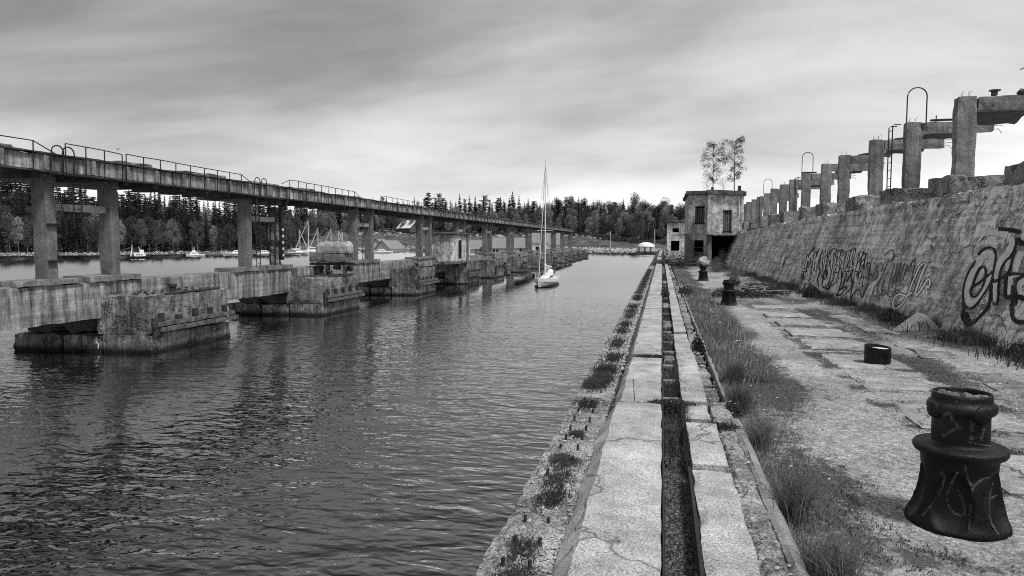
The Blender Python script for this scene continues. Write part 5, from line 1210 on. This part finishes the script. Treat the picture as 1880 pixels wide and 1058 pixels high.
# ---------------------------------------------------------------- trees
def conifer_mesh(seed, hgt=20.0):
    random.seed(seed); g = MB(); tk = MB()
    pine = seed % 3 == 0
    tk.tube([(0, 0, -1), (.1, 0, hgt*.5), (0, .05, hgt)], .22, 6, .03)
    z = hgt*(.36 if pine else .10)
    Rm = hgt*(.16 if pine else random.uniform(.145, .18))
    while z < hgt*.99:
        t_ = (z-hgt*.08)/(hgt*.92)
        rad = Rm*((1-t_)**.8)*random.uniform(.7, 1.15) if not pine else Rm*(1-abs(t_-.55)*1.2)*random.uniform(.5, 1.2)
        rad = max(rad, .25); nb = 7 if rad > 1 else 5; a0 = random.random()*6.28
        for b_ in range(nb):
            a = a0+6.283*b_/nb+random.uniform(-.35, .35); ln = rad*random.uniform(.55, 1.2); dr = random.uniform(.15, .45)*ln*(1 if not pine else -.2)
            ca, sa = math.cos(a), math.sin(a); zz = z+random.uniform(-.2, .2)
            steps = 4
            for s_ in range(steps):
                f0 = (s_+.15)/steps
                for sgn in (-1, 1):
                    p0 = Vector((ca*ln*f0, sa*ln*f0, zz-dr*f0)); sw = (.42*(1-f0*.55))*random.uniform(.7, 1.5)*max(.6, ln*.35)
                    tip = Vector((ca*ln*(f0+.28)-sa*sgn*sw, sa*ln*(f0+.28)+ca*sgn*sw, zz-dr*(f0+.35)-random.uniform(.1, .35)))
                    p1 = Vector((ca*ln*(f0+.3), sa*ln*(f0+.3), zz-dr*(f0+.3)))
                    g.add([p0, p1, tip], [(0, 1, 2)])
                g.add([(ca*ln*f0, sa*ln*f0, zz-dr*f0+.12), (ca*ln*(f0+.25), sa*ln*(f0+.25), zz-dr*(f0+.25)+.1), (ca*ln*(f0+.1), sa*ln*(f0+.1), zz-dr*f0-random.uniform(.3, .6))], [(0, 1, 2)])
        z += hgt*.031*random.uniform(.8, 1.2)
    for i in range(5): a = 6.28*i/5; g.add([(0, 0, hgt*1.0+.5), (.15*math.cos(a), .15*math.sin(a), hgt*.95), (.15*math.cos(a+1.2), .15*math.sin(a+1.2), hgt*.95)], [(0, 1, 2)])
    return tk, g
def broad_mesh(seed, hgt=14.0, nleaf=4300, w_=.30, leaf=(.12, .25), trunk=.2):
    random.seed(seed); g = MB(); tk = MB(); blobs = []
    tk.tube([(0, 0, -1), (.1, 0, hgt*.4), (.0, .1, hgt*.86)], .18, 6, .05)
    for i in range(16):
        t_ = i/15; z = hgt*lerp(trunk+.1, .93, t_); rr = hgt*w_*math.sin(math.pi*min(.97, .22+t_*.72))**.8*random.uniform(.3, .85); a = i*2.4+random.random()
        c_ = Vector((rr*math.cos(a)*.8, rr*math.sin(a)*.8, z)); blobs.append((c_, hgt*random.uniform(.075, .15)))
        tk.tube([(0, 0, z-hgt*.14), c_*.6+Vector((0, 0, z*.36)), c_], .05, 4, .015)
    for _ in range(nleaf):
        c_, r_ = random.choice(blobs); d = Vector((random.gauss(0, 1), random.gauss(0, 1), random.gauss(0, 1))).normalized()*r_*random.random()**.35
        p = c_+Vector((d.x, d.y, d.z*1.1)); s_ = random.uniform(*leaf); u = Vector((random.gauss(0, 1), random.gauss(0, 1), random.gauss(0, .6))).normalized()*s_; v_ = u.cross(Vector((random.gauss(0, 1), random.gauss(0, 1), random.gauss(0, 1)))).normalized()*s_*.6
        g.add([p-u, p-v_, p+u, p+v_], [(0, 1, 2, 3)])
    return tk, g
def tree_proto(nm, tk, g, mt_, bark='bark'):
    t = bpy.data.objects.new(nm, None); C.objects.link(t)
    a = tk.build('trunk', M[bark], t); b_ = g.build('crown', M[mt_], t); return t
protos_c = [tree_proto('conifer_tree', *conifer_mesh(100+i), 'needle') for i in range(6)]
protos_d = [tree_proto('broadleaf_tree', *broad_mesh(200+i), 'leafd', 'birchbark') for i in range(4)]
protos_l = [tree_proto('broadleaf_tree', *broad_mesh(300+i, 13, 4300, .34), 'leafl', 'birchbark') for i in range(3)]
random.seed(11); used = set()
def put(proto, x, y, z, s_, rz, label, cat, group, sx=1.0):
    if proto.name not in used: r = proto; used.add(proto.name)
    else:
        r = proto.copy(); C.objects.link(r)
        for ch in list(proto.children): c_ = ch.copy(); C.objects.link(c_); c_.parent = r
    r.location = (x, y, z); r.rotation_euler = (0, 0, rz); r.scale = (s_*sx, s_*sx, s_); tag(r, label, cat, group)
SKY = [(-60, 350), (0, 350), (45, 347), (80, 362), (140, 356), (180, 368), (230, 352), (262, 352), (320, 362), (350, 356), (400, 370), (470, 368), (560, 374), (640, 372), (700, 368), (780, 362), (900, 360), (1000, 362), (1060, 357), (1110, 360), (1160, 362), (1205, 365), (1250, 372), (1400, 372)]
nc = nd = 0
rows = [(7, 14, .58), (15, 11.5, .76), (27, 10.5, .92), (40, 9.5, 1.0)]
ZN = [(78, 'left of the nearest trestle column'), (212, 'between the two nearest trestle columns'), (335, 'behind the workboat'), (450, 'left of the second column pair'), (540, 'around the shattered column'), (650, 'above the moored sailboats'),
      (770, 'above the white boathouses'), (880, 'above the concrete hut'), (1000, 'left of the yacht mast'), (1100, 'right of the yacht mast'), (1180, 'above the rocky shore'), (1262, 'left of the ruined house'), (9999, 'behind the ruined house')]
RN = ['at the front edge of the wood', 'in the second row of the wood', 'deep in the wood', 'on the skyline of the wood']
def zone(px): return next(n_ for m_, n_ in ZN if px < m_)
for ri, (off, step, hf) in enumerate(rows):
    px = -60.0
    while px < 1330:
        px += step*random.uniform(.55, 1.45)*(1.0 if px < 560 else .95)
        rs = interp(SH, px); lift = interp([(520, 0), (600, 66), (1060, 66), (1150, 52), (1300, 50)], px)
        r = rs+off+lift+random.uniform(-3, 3); a = pxaz(px); zg = shore_h(px, r)-.3
        ysk = interp(SKY, px)+random.uniform(-7, 9)
        hfull = (445-ysk)*r/1285*math.cos(YAW)*1.02+H-zg
        h_ = hfull*hf*random.uniform(.88, 1.06)
        if ri == 3 and random.random() < .25: h_ *= random.uniform(1.03, 1.12)
        con = random.random() < ([.35, .62, .93, 1.0] if px < 560 else [.06, .25, .80, 1.0])[ri]
        z_ = zone(px); rz = random.random()*6.28; x, y = r*math.sin(a), r*math.cos(a)
        if con and nc < 298:
            p_ = random.choice(protos_c); put(p_, x, y, zg, h_/20, rz, 'dark pointed conifer '+RN[ri]+', '+z_, 'conifer', 'conifers of the far wood', random.uniform(.85, 1.25)); nc += 1
        else:
            pale = random.random() < (.12 if px < 560 else .5); p_ = random.choice(protos_l if pale else protos_d); hh_ = h_*(.92 if px < 560 else .85)
            put(p_, x, y, zg, hh_/(13 if pale else 14), rz, ('pale leafy tree ' if pale else 'dark leafy tree ')+RN[ri]+', '+z_, 'tree', ('pale' if pale else 'dark')+' leafy trees of the far wood', random.uniform(.8, 1.1)); nd += 1
# undergrowth at the wood's edge
random.seed(5); g = MB()
for _ in range(420):
    px = random.uniform(-60, 1320); rs = interp(SH, px); lift = interp([(520, 0), (600, 60), (1060, 60), (1150, 45), (1300, 40)], px)
    r = rs+3+lift+random.random()*12; a = pxaz(px); c_ = Vector((r*math.sin(a), r*math.cos(a), shore_h(px, r)+.4)); s_ = random.uniform(.8, 2.0)
    for _k in range(46):
        d = Vector((random.gauss(0, 1), random.gauss(0, 1), random.gauss(0, 1))).normalized()*s_*random.random()**.4; p = c_+d; u = Vector((random.gauss(0, 1), random.gauss(0, 1), random.gauss(0, 1))).normalized()*random.uniform(.2, .45); v_ = u.cross(Vector((0.3, 1, .4))).normalized()*.25
        g.add([p-u, p-v_, p+u, p+v_], [(0, 1, 2, 3)])
tag(g.build('undergrowth', M['leafd']), kind='stuff')
# bright shrub behind the yacht
def birch(loc, hgt, seed, label, spread=.22, nl=2600, name='birch_sapling'):
    random.seed(seed); t = thing(name, loc, label, 'birch'); tk = MB(); lf = MB(); x, y, z = loc
    lean = random.uniform(-.15, .15)
    tk.tube([(x, y, z-.2), (x+lean, y, z+hgt*.5), (x+lean*1.5, y, z+hgt*.98)], hgt*.011, 6, hgt*.002)
    tips = []
    for i in range(46):
        t_ = lerp(.24, .97, i/45); zz = z+hgt*t_; a = random.random()*6.28; ln = hgt*spread*math.sin(math.pi*min(1, .25+.75*(1-t_)))*random.uniform(.5, 1.15); px_ = x+lean*1.5*t_
        m1 = Vector((px_+math.cos(a)*ln*.55, y+math.sin(a)*ln*.55, zz+ln*.42)); e = Vector((px_+math.cos(a)*ln, y+math.sin(a)*ln, zz+ln*.45))
        tk.tube([(px_, y, zz), m1, e], hgt*.0035, 4, hgt*.001)
        for k in range(3): q = m1.lerp(e, random.random()); e2 = q+Vector((random.uniform(-1, 1), random.uniform(-1, 1), random.uniform(-.9, .4)))*ln*.35; tk.tube([q, e2], hgt*.0014, 3, hgt*.0007); tips.append((q, e2))
        tips.append((m1, e))
    tk.build('trunk', M['bark'], t)
    for _ in range(nl):
        a_, b_ = random.choice(tips); p = a_.lerp(b_, random.uniform(.2, 1.1))+Vector((random.gauss(0, .13), random.gauss(0, .13), random.gauss(-.05, .13)))*hgt*.16; s_ = random.uniform(.035, .06)*min(1, hgt*.2)
        u = Vector((random.gauss(0, 1), random.gauss(0, 1), random.gauss(0, 1))).normalized()*s_; v_ = u.cross(Vector((.2, .5, 1))).normalized()*s_*.6; lf.add([p-u, p-v_, p+u, p+v_], [(0, 1, 2, 3)])
    lf.build('crown', M['leafb'], t)
b0 = ony(1309, 352, 72); b1_ = ony(1348, 352, 72)
birch((b0.x, 72, 9.05), 5.1, 41, 'left of two thin birches growing on the roof of the ruined house', .25)
birch((b1_.x, 72, 9.0), 5.5, 44, 'right and taller of two birches growing on the roof of the ruined house', .24, 3200)
birch((b0.x-.6, 71.5, 9.1), 1.6, 47, 'low bushy sapling at the foot of the left roof birch', .5, 350, 'roof_sapling')
birch((b1_.x-1.0, 71.5, 9.1), 1.5, 49, 'low sparse sapling between the two roof birches', .5, 250, 'roof_sapling')
random.seed(3)
# gull
g = MB(); q = onr(217, 274, 60)
for sgn in (-1, 1): g.add([(q.x, q.y, q.z), (q.x+sgn*.2, q.y+.06, q.z+.12), (q.x+sgn*.42, q.y-.03, q.z+.04), (q.x+sgn*.2, q.y-.07, q.z+.07)], [(0, 1, 2, 3)])
g.rock((q.x, q.y, q.z-.02), .08, 2, 2, .5); tag(g.build('gull', M['frame']), 'single gull flying above the trestle at the left', 'gull')
